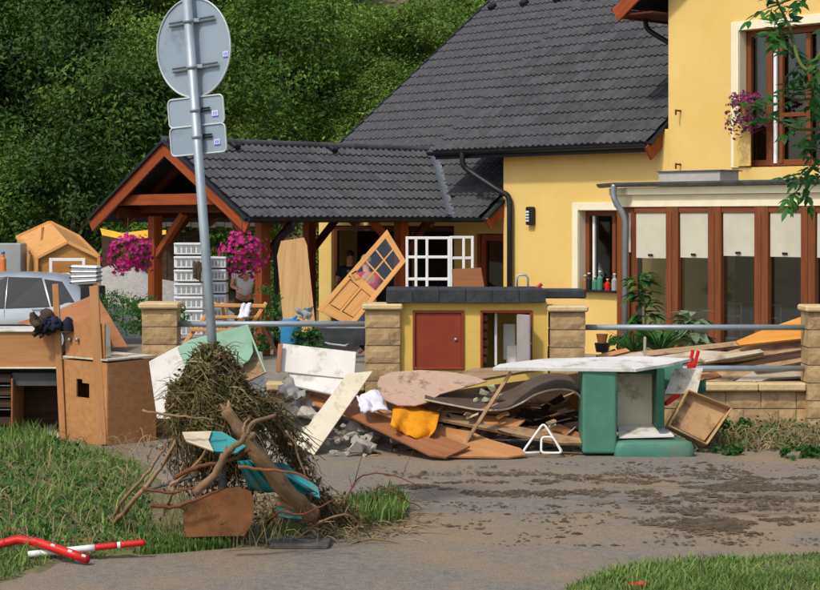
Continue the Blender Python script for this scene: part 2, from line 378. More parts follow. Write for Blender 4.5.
# one roof tile: two rolls, 0.3 m wide, about 0.42 m long up the slope
def tile_mesh():
    xs = [i * .3 / 12 for i in range(13)]; V, Fc = [], []
    hz = lambda x: .024 * max(0, math.cos(2 * math.pi * x / .15)) + .006 * math.cos(2 * math.pi * x / .15)
    for y, dz in ((0, .034), (.42, .0)):
        for x in xs: V.append((x, y, hz(x) + dz))
    for x in xs: V.append((x, 0.004, -.004))
    n = 13
    for i in range(n - 1):
        Fc.append((i, i + 1, n + i + 1, n + i)); Fc.append((2 * n + i, 2 * n + i + 1, i + 1, i))
    return mesh(V, Fc, TILE)
TMESH = tile_mesh()
def basis_M(across, upslope_h, tan):
    c = 1 / math.sqrt(1 + tan * tan); y = (upslope_h * c + Vector((0, 0, tan * c))); x = across.normalized(); z = x.cross(y)
    return x, y, z
def joined_tiles(name, Ms, parent):
    V, Fc = [], []
    for M in Ms:
        b = len(V); V += [M @ v.co for v in TMESH.vertices]; Fc += [tuple(b + k for k in f.vertices) for f in TMESH.polygons]
    o = emit(name, V, Fc, TILE, parent); o['kind'] = 'stuff'; return o
def deck(name, corners, m, parent, th=.05):
    return prism(name, corners, (0, 0, -th), m, parent)

# --- big roof of the house
roof = deck('roof', [L(4.97, 1.86, zR(4.97) - .02), L(4.97, 7.2, zR(4.97) - .02), L(9.5, 7.2, zR(9.5) - .02), L(9.5, 1.86, zR(9.5) - .02)], DECK, house, .10)
lowroof = prism('roof', [L(4.9, 2.42, zM(4.9) - .03), L(4.9, 3.38, zM(4.9) - .03), L(8.0, 3.38, zM(8.0) - .03), L(11.95, 3.0, zM(11.95) - .03), L(11.95, -3.3, zM(11.95) - .03), L(6.8, -3.3, zM(6.8) - .03), L(6.8, 0, zM(6.8) - .03)], (0, 0, -.06), DECK, house)
tiles = []
x, y, z = basis_M(W_, U, TM)
def jit(): return random.uniform(-.004, .004)
dp = .29
for j in range(16):
    for i in range(18):
        p = 4.93 + j * dp; q = 1.84 + i * .2978
        tiles.append((L(p, q, zR(p) + .02 + jit()), roof))
for j in range(25):
    for i in range(23):
        p = 4.84 + j * dp; q = -3.32 + i * .2978
        pc, qc = p + .15, q + .15
        if q > 3.15 or (q > 2.2 and p > 7.4) or (q > 1.9 and p > 9.0): continue
        if abs(qc) < 2.5 and zC(qc) > zM(pc) - .02: continue
        if qc < -2.4 and p < 6.2: continue
        tiles.append((L(p, q, zM(p) + .0 + jit()), lowroof))
def tile_M(c): return frame(c, x, y, z)
vis = sorted(tiles, key=lambda t: t[0].y)
for c, par in vis[:300]: link('roof_tile', TMESH, par, tile_M(c))
joined_tiles('roof_tile_field', [tile_M(c) for c, par in vis[300:]], lowroof)
# ridge, verge and eave trim
def ridge_caps(A, B, n, parent, rad=.09):
    A, B = Vector(A), Vector(B); d = (B - A) / n; t = d.normalized(); s = t.cross(Vector((0, 0, 1))).normalized(); up = Vector((0, 0, 1)); V, Fc = [], []
    for e, r in ((0, rad * 1.08), (d.length + .03, rad * .94)):
        for k in range(9):
            a = math.pi * (k / 8 * 1.1 - .05); V.append(Vector((e, math.cos(a) * r, math.sin(a) * r)))
    for k in range(8): Fc.append((k, k + 1, 10 + k, 9 + k))
    Fc.append(tuple(range(8, -1, -1)))
    me = mesh(V, Fc, TILE, False)
    for i in range(n): link('ridge_tile', me, parent, frame(A + d * i, t, s * -1, up))
ridge_caps(L(11.95, -3.35, zM(11.95) + .01), L(11.95, 2.0, zM(11.95) + .01), 13, lowroof)
ridge_caps(L(9.5, 1.86, zR(9.5) + .01), L(9.5, 7.2, zR(9.5) + .01), 13, roof)
for q in (-2.95, -1.9, -.85): 
    c = L(11.5, q, zM(11.5) + .09); link('snow_guard', mesh(*boxvf(.2, .16, .14, .02), BLACKM), lowroof, frame(c, x, y, z))
beam('verge_trim', L(4.95, 1.85, zR(4.95) - .05), L(9.5, 1.85, zR(9.5) - .05), .04, .12, TILE, house)
beam('verge_trim', L(6.4, -3.34, zM(6.4)), L(11.95, -3.34, zM(11.95)), .05, .14, BLACKM, house)
beam('bargeboard', L(4.93, 7.2, zR(4.93) - .17), L(6.4, 7.2, zR(6.4) - .17), .05, .26, REDW, house)
beam('verge_trim', L(4.93, 7.225, zR(4.93) - .01), L(6.5, 7.225, zR(6.5) - .01), .1, .06, BLACKM, house)
beam('bargeboard', L(4.88, 3.39, zM(4.88) - .15), L(5.32, 3.39, zM(5.32) - .15), .04, .24, REDW, house)
beam('verge_trim', L(4.88, 3.40, zM(4.88) - .01), L(5.32, 3.40, zM(5.32) - .01), .08, .05, BLACKM, house)
def gutter(name, A, B, r, m, parent):
    A, B = Vector(A), Vector(B); t = (B - A).normalized(); s = t.cross(Vector((0, 0, 1))).normalized(); V, Fc = [], []
    ring = [math.pi + math.pi * k / 8 for k in range(9)]
    for Pt in (A, B):
        for rr in (r, r * .88):
            for a in ring: V.append(Pt + s * (math.cos(a) * rr) + Vector((0, 0, math.sin(a) * rr)))
    for k in range(8):
        Fc.append((k, 18 + k, 19 + k, k + 1)); Fc.append((9 + k, 10 + k, 28 + k, 27 + k))
    Fc.append((0, 9, 27, 18)); Fc.append((8, 26, 35, 17)); Fc.append(tuple(range(9)))
    Fc.append(tuple(range(18, 27)))
    return emit(name, V, Fc, m, parent, smooth=False)
gutter('gutter', L(4.87, 1.8, 3.74), L(4.87, 7.2, 3.74), .075, BLACKM, house)
gutter('gutter', L(4.78, 2.4, 2.44), L(4.78, 3.42, 2.44), .06, BLACKM, house)
prism('soffit', [L(4.95, 3.4, 3.62), L(4.95, 7.18, 3.62), L(5.29, 7.18, 3.70), L(5.29, 3.4, 3.70)], (0, 0, .02), BROWNW, house)
beam('fascia_board', L(4.96, 1.9, 3.66), L(4.96, 7.17, 3.66), .03, .13, BLACKM, house)
tube('downpipe', rnd_path([L(4.86, 2.75, 3.70), L(4.86, 2.75, 3.50), L(4.93, 2.85, 3.36), L(5.1, 3.42, 3.0), L(5.2, 3.62, 2.86), L(5.2, 3.66, 2.6)], 0, 5) + [L(5.2, 3.66, .05)], .055, BLACKM, house)
# --- walls
def wallfn(p, q0): return lambda a, b, d: L(p + d, q0 + a, b)
holed('wall', wallfn(5.3, 3.4), 3.95, 4.0, [(1.9, 3.15, 1.16, 2.60)], .35, YEL, house)
holed('wall', wallfn(5.3, 7.352), 6.0, 6.9, [(1.50, 3.3, 3.30, 5.58), (1.15, 5.6, .05, 2.45)], .35, YEL, house)  # wide lower opening added so the conservatory's inside reads dark
prism('gable_wall', [L(5.3, 7.352, 6.9), L(5.3, 13.352, 6.9), L(5.3, 10.35, 9.0)], U * .35, YEL, house)
prism('side_wall', [L(5.65, 3.4, 0), L(10, 3.4, 0), L(10, 3.4, zR(9.4) - .2), L(9.5, 3.4, zR(9.5) - .2), L(5.65, 3.4, zR(5.65) - .2)], W_ * .3, YEL, house)
prism('step_wall', [L(6.9, 2.0, zM(6.9) - .3), L(6.9, 2.0, zR(6.9) - .2), L(9.45, 2.0, zR(9.45) - .2), L(9.45, 2.0, zM(9.45) - .3)], W_ * .15, YEL, house)
holed('wing_wall', wallfn(6.2, -3.1), 6.49, 2.95, [(.42, 2.5, .05, 2.3), (2.75, 4.25, .5, 2.3), (4.85, 5.85, .05, 2.15)], .3, YEL, house)
prism('side_wall', [L(6.5, -3.1, 0), L(11.9, -3.1, 0), L(11.9, -3.1, 7.4), L(6.5, -3.1, zM(6.5) - .15)], W_ * .25, YEL, house)
prism('shade_lining', [L(7.1, -2.85, 0), L(7.1, 3.38, 0), L(7.1, 3.38, 3.2), L(7.1, -2.85, 3.2)], U * .1, DARK, house)  # dark lining added close behind the wing openings to paint their shade
prism('shade_lining', [L(8.2, 3.75, 0), L(8.2, 13, 0), L(8.2, 13, 6.2), L(8.2, 3.75, 6.2)], U * .1, DARK, house)  # near-black backing, the rooms' shade is in its colour
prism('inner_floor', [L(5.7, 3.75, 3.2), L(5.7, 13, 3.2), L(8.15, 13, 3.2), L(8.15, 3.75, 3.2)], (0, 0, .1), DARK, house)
# wing door and frames, under the low roof
def fr_rect(name, p, q0, q1, z0, z1, w, d, m, parent):
    for a, b in (((q0 + w / 2, z0), (q0 + w / 2, z1)), ((q1 - w / 2, z0), (q1 - w / 2, z1))):
        beam(name, L(p, *a), L(p, *b), w, d, m, parent, up=U)
    for zz in (z0 + w / 2, z1 - w / 2): beam(name, L(p, q0 + w, zz), L(p, q1 - w, zz), d, w, m, parent)
wd = beam('entrance_door', L(6.3, 1.78, .06), L(6.3, 1.78, 2.13), .09, .08, REDW, house, up=U)
fr_rect('door_frame', 6.3, 1.85, 2.72, .06, 2.13, .12, .07, REDW, wd)
prism('pane', [L(6.32, 1.97, .3), L(6.32, 2.6, .3), L(6.32, 2.6, 2.01), L(6.32, 1.97, 2.01)], U * .012, GLSD, wd)
fr_rect('window_frame', 6.3, -.34, 1.14, .52, 2.28, .1, .07, REDWD, house)
fr_rect('door_frame', 6.3, -2.66, -.62, .06, 2.28, .1, .07, REDWD, house)
# --- ground-floor window beside the conservatory
win = fr_rect  # shorthand
def trim(p, q0, q1, z0, z1, w, parent, bottom=False):
    beam('window_trim', L(p - .02, q0 - w / 2, z0), L(p - .02, q0 - w / 2, z1 + w), w, .04, CREAM, parent, up=U)
    beam('window_trim', L(p - .02, q1 + w / 2, z0), L(p - .02, q1 + w / 2, z1 + w), w, .04, CREAM, parent, up=U)
    beam('window_trim', L(p - .022, q0, z1 + w / 2), L(p - .022, q1, z1 + w / 2), .04, w, CREAM, parent)
trim(5.3, 5.3, 6.55, 1.16, 2.60, .14, house)
# plastered reveal
prism('reveal', [L(5.29, 5.302, 1.17), L(5.47, 5.302, 1.17), L(5.47, 5.302, 2.59), L(5.29, 5.302, 2.59)], W_ * .006, CREAM, house)
prism('reveal', [L(5.29, 5.31, 2.598), L(5.47, 5.31, 2.598), L(5.47, 6.54, 2.598), L(5.29, 6.54, 2.598)], Vector((0, 0, -.006)), CREAM, house)
w1 = beam('window', L(5.5, 5.98, 1.2), L(5.5, 5.98, 2.59), .08, .07, BROWNW, house, up=U)
fr_rect('window_frame', 5.5, 5.31, 6.54, 1.19, 2.59, .09, .07, BROWNW, w1)
beam('white_sash', L(5.49, 5.50, 1.22), L(5.49, 5.50, 2.5), .05, .05, WHITET, w1, up=U)
prism('pane', [L(5.52, 5.4, 1.28), L(5.52, 6.45, 1.28), L(5.52, 6.45, 2.5), L(5.52, 5.4, 2.5)], U * .012, GLSD, w1)
cbox('window_sill', L(5.36, 5.92, 1.15), (1.24, .36, .04), BLACKM, house, yaw=43 - 90)
# --- upper balcony door in the tall wall
trim(5.3, 8.852, 10.652, 3.30, 5.58, .15, house)
prism('reveal', [L(5.29, 8.854, 3.31), L(5.47, 8.854, 3.31), L(5.47, 8.854, 5.57), L(5.29, 8.854, 5.57)], W_ * .006, CREAM, house)
w2 = beam('balcony_door', L(5.5, 9.33, 3.33), L(5.5, 9.33, 5.57), .12, .08, BROWNW, house, up=U)
fr_rect('door_frame', 5.5, 8.862, 10.64, 3.32, 5.575, .1, .07, BROWNW, w2)
beam('white_sash', L(5.46, 9.46, 3.36), L(5.46, 9.46, 5.46), .06, .05, WHITET, w2, up=U)
beam('door_frame', L(5.48, 9.57, 3.36), L(5.48, 9.57, 5.46), .07, .07, BROWNW, w2, up=U)
beam('door_frame', L(5.48, 10.1, 3.36), L(5.48, 10.1, 5.46), .09, .07, BROWNW, w2, up=U)
beam('door_rail', L(5.47, 9.6, 4.15), L(5.47, 10.05, 4.15), .05, .07, BROWNW, w2)
prism('pane', [L(5.53, 8.95, 3.4), L(5.53, 10.55, 3.4), L(5.53, 10.55, 5.48), L(5.53, 8.95, 5.48)], U * .012, GLSD, w2)
CURT = mat('curtain', 'b5b8b4', 'c9ccc8', 3, .95, .1, rnd=.04)
V, Fc = [], []
for i in range(25):
    q = 8.98 + i * .013; d = .03 * math.sin(i * 1.3)
    V += [L(5.68 + d, q, 4.2), L(5.68 + d, q, 5.5)]
for i in range(24): Fc.append((2 * i, 2 * i + 2, 2 * i + 3, 2 * i + 1))
emit('curtain', V, Fc, CURT, w2, smooth=True)
# narrow solid panel under the flower box
beam('spandrel_panel', L(5.27, 8.93, 3.32), L(5.27, 8.93, 4.02), .34, .03, YEL, house, up=U)
# --- tall part's gable roof: only its left eave tip shows
for s, qe in ((1, 6.6), (-1, 14.1)):
    qr = 10.35
    prism('upper_roof', [L(4.85, qe, 6.12), L(12.5, qe, 6.12), L(12.5, qr, 6.12 + .72 * 3.75), L(4.85, qr, 6.12 + .72 * 3.75)], (0, 0, .1), TILE, house)
beam('bargeboard', L(4.85, 6.55, 5.99), L(4.85, 10.35, 8.72), .045, .26, REDW, house)
beam('eave_board', L(4.87, 6.58, 6.02), L(12.4, 6.58, 6.02), .04, .16, REDW, house)
prism('upper_soffit', [L(4.88, 6.63, 5.98), L(12.4, 6.63, 5.98), L(12.4, 7.34, 5.98), L(4.88, 7.34, 5.98)], (0, 0, .03), REDWD, house)
gutter('gutter', L(4.86, 6.49, 6.12), L(12, 6.49, 6.12), .065, BLACKM, house)
tube('downpipe', rnd_path([L(5.6, 6.6, 6.0), L(5.6, 6.62, 5.85), L(5.63, 6.75, 5.72), L(5.72, 7.2, 5.45), L(5.75, 7.3, 5.35)], 0, 4), .045, BLACKM, house)
# --- wall fittings
wl = cbox('wall_lamp', L(5.24, 4.15, 2.50), (.17, .11, .34), BLACKM, house, yaw=-47, ch=.02)
LAMPG = mat('lamp_glass', 'c9c9d2', 'dadae2', 3, .3, 0)
for k in range(4): cbox('lamp_louvre', L(5.185, 4.12, 2.41 + k * .055), (.09, .012, .035), LAMPG, wl, yaw=-47, ch=.003)
RUST = mat('rust', '6b3420', '7d4028', 8, .9, .2)
for zz in (4.30, 3.38):
    b_ = beam('wall_bracket', L(5.30, 7.62, zz), L(5.16, 7.62, zz), .03, .03, RUST, house); beam('bracket_hook', L(5.165, 7.62, zz + .02), L(5.165, 7.62, zz - .08), .03, .025, RUST, b_, up=U)

# --- conservatory: a chamfered left corner, then a straight front of tall panes
PC = 3.3; ZT = 2.64
pl = [(4.75, 7.62), (3.62, 7.82), (PC, 8.35)]                       # plan corners (p, q) of the chamfer
def post(p, q, w=.2, d=.12): return beam('conservatory_post', L(p, q, .0), L(p, q, ZT), w, d, BROWNW, house, up=U)
cons_posts = [(3.80, 7.62, .22), (3.64, 7.86, .10), (3.42, 8.20, .15)]
for (p_, q_, w_) in cons_posts: post(p_, q_, w_)
qpos = []
for px0, px1 in ((668, 680), (710, 723), (756.5, 770), (803, 817), (850, 864), (897, 911)):
    q01 = []
    for px in (px0, px1):
        t = (px - CX) / F; A_ = O + U * PC
        q01.append((t * A_.y - A_.x) / (W_.x - t * W_.y))
    qpos.append(tuple(q01))
for a, b in qpos: beam('conservatory_post', L(PC, (a + b) / 2, 0), L(PC, (a + b) / 2, ZT), b - a, .12, BROWNW, house, up=U)
for a, b in qpos: beam('post_groove', L(PC - .061, (a + b) / 2, .3), L(PC - .061, (a + b) / 2, ZT - .1), .012, .004, REDWD, house, up=U)
edges = [8.29] + [e for ab in qpos for e in ab]
segs = [(edges[0], edges[1])] + [(edges[2 * k], edges[2 * k + 1]) for k in range(1, len(qpos))]
bl = [.72, .70, .66, .66, .66, .66]
for k, (a, b) in enumerate(segs):
    pn = prism('conservatory_pane', [L(PC + .03, a, .1), L(PC + .03, b, .1), L(PC + .03, b, ZT), L(PC + .03, a, ZT)], U * .012, GLS, house)
    beam('pane_frame', L(PC - .01, a, .16), L(PC - .01, b, .16), .07, .14, BROWNW, pn); beam('pane_frame', L(PC - .01, a, ZT - .05), L(PC - .01, b, ZT - .05), .07, .09, BROWNW, pn)
    zb = ZT - .1 - bl[k]
    V, Fc = [], []
    for i in range(7):
        for j in range(5):
            qq = a + .02 + (b - a - .04) * i / 6; zz = ZT - .08 + (zb - ZT + .08) * j / 4
            V.append(L(PC - .02 + .008 * math.sin(i * 2.1 + k) * j / 4, qq, zz))
    for i in range(6):
        for j in range(4): Fc.append((i * 5 + j, i * 5 + j + 5, i * 5 + j + 6, i * 5 + j + 1))
    bo = emit('roller_blind', V, Fc, BLIND, pn, smooth=True)
    beam('blind_pull', L(PC - .04, (a + b) / 2 - .05, zb + .05), L(PC - .04, (a + b) / 2 + .05, zb + .05), .012, .035, BLACKP, pn)
ch = prism('conservatory_pane', [L(3.60, 7.92, .1), L(3.46, 8.13, .1), L(3.46, 8.13, ZT), L(3.60, 7.92, ZT)], U * .012, GLS, house)
prism('roller_blind', [L(3.57, 7.91, 1.9), L(3.43, 8.12, 1.9), L(3.43, 8.12, ZT - .06), L(3.57, 7.91, ZT - .06)], U * .004, BLIND, ch)
beam('pane_frame', L(3.60, 7.92, ZT - .05), L(3.46, 8.13, ZT - .05), .07, .09, BROWNW, ch)
def band(name, z0, z1, off, m):
    """fascia that follows the plan of the glazing, pushed out by off"""
    plan = [(5.25, 7.46 - off), (3.78 - off * .3, 7.50 - off), (PC - off, 8.30 - off * .4), (PC - off, 13.0)]
    inn = [(5.25, 7.96), (3.9, 8.0), (3.6, 8.45), (3.6, 13.0)]
    pts = [L(p, q, z0) for p, q in plan + inn[::-1]]
    return prism(name, pts, (0, 0, z1 - z0), m, house)
band('conservatory_fascia', ZT + .001, 2.83, .07, CREAM)
band('conservatory_fascia', 2.835, 2.95, .15, CREAM)
prism('conservatory_roof', [L(5.28, 7.12, 3.05), L(3.78, 7.14, 2.97), L(3.1, 8.2, 2.955), L(3.1, 13.0, 2.955), L(5.28, 13.0, 3.05)], (0, 0, .03), ZINCD, house)
gutter('gutter', L(3.08, 8.1, 3.03), L(3.08, 13.0, 3.03), .07, ZINCD, house)
gutter('gutter', L(3.80, 7.10, 3.03), L(3.08, 8.1, 3.03), .07, ZINCD, house)
prism('roof_upstand', [L(4.3, 7.95, 3.02), L(4.3, 9.2, 3.02), L(4.3, 9.2, 3.22), L(4.3, 7.95, 3.22)], U * .5, mat('grey_flashing', 'a9a49a', 'b7b2a8', 3, .7, .05), house)
prism('upstand_cap', [L(4.27, 7.92, 3.222), L(4.27, 9.24, 3.222), L(4.85, 9.24, 3.222), L(4.85, 7.92, 3.222)], (0, 0, .018), ZINCD, house)
tube('downpipe', rnd_path([L(3.08, 8.02, 3.0), L(3.08, 8.0, 2.86), L(3.10, 8.03, 2.72), L(3.19, 8.11, 2.52), L(3.22, 8.13, 2.4)], 0, 4) + [L(3.22, 8.13, .02)], .05, ZINC, house)
prism('conservatory_floor', [L(3.4, 8.3, .02), L(3.4, 13, .02), L(5.28, 13, .02), L(5.28, 7.8, .02)], (0, 0, .06), mat('floor_tiles', '9a8c76', 'a99b84', 4, .6, .03), house)
for zz in (1.95, .62): pass

# ------------------------------------------------------------------ carport
cx_, cy_, cz_ = basis_M(U, W_ * -1, TC)
cd = prism('roof', [L(-.02, 0, ZRG - .03), L(6.68, 0, ZRG - .03), L(4.86, 2.42, zC(2.42) - .03), L(-.02, 2.42, zC(2.42) - .03)], (0, 0, -.06), DECK, carport)
cd2 = prism('roof', [L(-.02, 0, ZRG - .03), L(6.68, 0, ZRG - .03), L(4.86, -2.42, zC(2.42) - .03), L(-.02, -2.42, zC(2.42) - .03)], (0, 0, -.06), DECK, carport)
dq = .302
for j in range(8):
    for i in range(23):
        q = 2.44 - j * dq; p = -.06 + i * .2978
        if zM(p + .15) > zC(q - .15) + .05: continue
        link('roof_tile', TMESH, cd, frame(L(p, q, zC(q) + jit()), cx_, cy_, cz_))
x2, y2, z2 = basis_M(U * -1, W_, TC)
joined_tiles('roof_tile_field', [frame(L(-.06 + i * .2978 + .2978, -2.44 + j * dq, zC(2.44 - j * dq)), x2, y2, z2) for j in range(8) for i in range(17 + j // 2)], cd2)
ridge_caps(L(-.1, 0, ZRG + .0), L(6.55, 0, ZRG + .0), 16, carport, .085)
for p in (1.35, 3.75): link('vent_tile', mesh(*boxvf(.16, .16, .13, .02), BLACKM), carport, frame(L(p, .25, zC(.25) + .08), cx_, cy_, cz_))
V, Fc = [], []
for qq, pc in ((-.02, 6.70), (2.45, 4.84)):
    for d in (-.12, -.04, .04, .12): V.append(L(pc + d, qq, zC(max(qq, 0)) + (.10 if abs(d) > .1 else .075)))
for k in range(3): Fc.append((k, k + 1, 5 + k, 4 + k))
emit('valley_strip', V, Fc, mat('valley_metal', '6b6f75', '7a7e84', 4, .5, .03, metal=.2), carport)
gutter('gutter', L(-.1, 2.5, 2.45), L(4.85, 2.5, 2.45), .06, BLACKM, carport)
for s in (1, -1):
    beam('bargeboard', L(-.06, 0, ZRG - .14), L(-.06, s * 2.46, zC(2.46) - .14), .05, .24, REDW, carport)
    beam('verge_trim', L(-.09, 0, ZRG + .0), L(-.09, s * 2.48, zC(2.48) + .0), .1, .06, BLACKM, carport)
    for p in (.6, 2.6, 4.5):
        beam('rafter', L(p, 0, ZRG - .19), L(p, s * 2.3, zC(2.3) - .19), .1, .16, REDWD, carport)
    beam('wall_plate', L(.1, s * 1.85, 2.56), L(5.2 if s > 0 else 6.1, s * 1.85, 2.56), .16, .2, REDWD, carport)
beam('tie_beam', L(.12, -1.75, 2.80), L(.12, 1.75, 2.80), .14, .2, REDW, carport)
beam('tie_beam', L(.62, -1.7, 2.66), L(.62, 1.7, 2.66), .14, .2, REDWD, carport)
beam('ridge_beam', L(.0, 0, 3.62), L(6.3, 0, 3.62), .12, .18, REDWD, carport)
for p, q in ((.7, 1.9), (.7, -1.42), (4.05, 1.9), (4.6, -1.5)):
    po = beam('post', L(p, q, 0.02), L(p, q, 2.5), .2, .2, REDW, carport, up=U)
    if p < 1:
        s = 1 if q < 0 else -1
        beam('brace', L(p, q + s * .08, 1.75), L(p, q + s * .95, 2.55), .12, .12, REDW, carport, up=U)
    beam('brace', L(p + .08, q, 1.8), L(p + .8, q, 2.5), .12, .12, REDWD, carport)
beam('brace', L(4.0, 1.9, 1.8), L(3.2, 1.9, 2.5), .12, .12, REDW, carport)
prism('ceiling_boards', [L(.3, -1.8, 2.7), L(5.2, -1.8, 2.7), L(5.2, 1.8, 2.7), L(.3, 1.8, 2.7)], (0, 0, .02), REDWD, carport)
tube('downpipe', rnd_path([L(.9, 2.5, 2.40), L(.9, 2.48, 2.28), L(.88, 2.2, 2.15), L(.86, 2.08, 2.0)], 0, 4) + [L(.86, 2.08, .05)], .045, BLACKM, carport)

# ------------------------------------------------------------------ foliage builders
def leafball(n, rx, ry, rz, clumps, lsize, seed, spread=.33, shell=.55):
    """leaf-sized faces gathered in clumps through a crown's volume"""
    rg = random.Random(seed); V, Fc = [], []
    cs = []
    for k in range(clumps):
        d = Vector((rg.gauss(0, 1), rg.gauss(0, 1), rg.gauss(0, 1))).normalized() * (shell + (1 - shell) * rg.random() ** .7)
        cs.append((Vector((d.x * rx, d.y * ry, d.z * rz)), rg.uniform(.7, 1.3)))
    for k in range(n):
        c, s = cs[rg.randrange(clumps)]
        o = Vector((rg.gauss(0, 1), rg.gauss(0, 1), rg.gauss(0, .7))) * spread * s * min(rx, rz) * .6
        p = c + o
        nrm = (p.normalized() * .6 + Vector((rg.gauss(0, .6), rg.gauss(0, .6), .5 + rg.gauss(0, .5)))).normalized()
        t = nrm.orthogonal().normalized(); a = rg.uniform(0, 6.28); b = nrm.cross(t)
        ax = t * math.cos(a) + b * math.sin(a); bx = nrm.cross(ax)
        l = lsize * rg.uniform(.6, 1.4); w = l * rg.uniform(.35, .55)
        i = len(V)
        V += [p - ax * l * .5, p + bx * w * .5 + nrm * l * .08, p + ax * l * .5, p - bx * w * .5 + nrm * l * .08]
        Fc.append((i, i + 1, i + 2)); Fc.append((i, i + 2, i + 3))
    return V, Fc
# materials of the wood behind: deep green left; yellower right, brighter light painted in
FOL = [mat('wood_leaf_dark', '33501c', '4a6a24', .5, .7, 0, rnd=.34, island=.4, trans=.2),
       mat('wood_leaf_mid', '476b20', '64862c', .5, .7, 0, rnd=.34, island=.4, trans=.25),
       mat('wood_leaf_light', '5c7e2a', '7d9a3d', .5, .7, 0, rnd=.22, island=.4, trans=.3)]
FOLBARK = mat('wood_bark', '2d251c', '40362a', 5, .95, .3)
FOLCORE = None
crowns = []
for k in range(6):
    V, Fc = leafball(12500, 2.1, 2.0, 2.3 if k < 4 else 1.5, 64, .14, 100 + k, .26, .62)
    crowns.append((V, Fc))
CROWN = [mesh(v, f, FOL[0]) for v, f in crowns]
tv, tf = tubevf([(0, 0, -.5), (.05, 0, .8), (-.05, .05, 1.8), (.05, 0, 3.0)], [.16, .13, .09, .03], 7)
TRUNKM = mesh(tv, tf, FOLBARK, True)
lv = []
V, Fc = [], []
for (a, h, l) in ((.4, 1.0, 1.3), (2.4, 1.3, 1.2), (4.5, 1.6, 1.1), (5.6, .8, 1.0)):
    q, f = tubevf([(0, 0, h), (math.cos(a) * l * .5, math.sin(a) * l * .5, h + .5), (math.cos(a) * l, math.sin(a) * l, h + 1.1)], [.07, .05, .02], 5)
    b = len(V); V += q; Fc += [tuple(b + i for i in t) for t in f]
LIMBM = mesh(V, Fc, FOLBARK, True)
rg = random.Random(5)
def wood_tree(x, y, s, k, c, label, group):
    z = hill(x, y) - .1
    t = bpy.data.objects.new('tree', None); COL.objects.link(t); t.location = (x, y, z); t.scale = (s, s, s * rg.uniform(.9, 1.15)); t.rotation_euler = (0, 0, rg.uniform(0, 6.28))
    tagp(t, label, 'tree', group)
    for nm, me, zz in (('trunk', TRUNKM, 0), ('limbs', LIMBM, 0), ('crown', CROWN[k], 2.35 if k < 4 else 1.6)):
        o = bpy.data.objects.new(nm, me); COL.objects.link(o); o.parent = t; o.location = (0, 0, zz)
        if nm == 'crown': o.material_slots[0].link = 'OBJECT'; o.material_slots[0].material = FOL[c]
LB = ['dark green broadleaf tree in the dense wood behind the carport', 'mid green broadleaf tree on the wooded slope behind the house', 'lighter yellow-green leafy tree among the wood on the slope']
for row, y0 in enumerate((44.5, 47, 50, 53.5, 57.5, 62)):
    x = -17.0 - row * .6
    while x < (4.5 + row * 1.0):
        xx = x + rg.uniform(-.7, .7); yy = y0 + rg.uniform(-1, 1)
        px = 410 + 1750 * xx / yy
        hz_ = hill(xx, yy)
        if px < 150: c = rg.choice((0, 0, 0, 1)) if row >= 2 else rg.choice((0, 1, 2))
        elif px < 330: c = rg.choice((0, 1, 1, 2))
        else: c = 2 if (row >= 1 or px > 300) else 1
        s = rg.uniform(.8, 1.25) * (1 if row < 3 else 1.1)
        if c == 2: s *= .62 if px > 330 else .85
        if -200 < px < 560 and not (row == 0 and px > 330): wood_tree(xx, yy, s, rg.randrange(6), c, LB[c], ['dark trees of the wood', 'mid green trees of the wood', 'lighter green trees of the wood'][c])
        x += 2.3 * (1 if (c < 2 or px < 330) else .5)
# undergrowth filling the slope between the trees: uncountable
V, Fc = [], []
for k in range(16000):
    y = rg.uniform(43.5, 78); x = rg.uniform(-22, 9)
    p = Vector((x, y, hill(x, y) + rg.random() ** 2 * 1.0))
    a = rg.uniform(0, 6.28); l = rg.uniform(.15, .45); d = Vector((math.cos(a), math.sin(a), rg.uniform(-.2, .8))) * l; w = Vector((-math.sin(a), math.cos(a), .3)) * l * .3
    i = len(V); V += [p, p + d * .5 + w, p + d, p + d * .5 - w]; Fc.append((i, i + 1, i + 2, i + 3))
tagp(emit('undergrowth', V, Fc, FOL[1]), 'low green undergrowth covering the slope between the trees', 'undergrowth', kind='stuff')

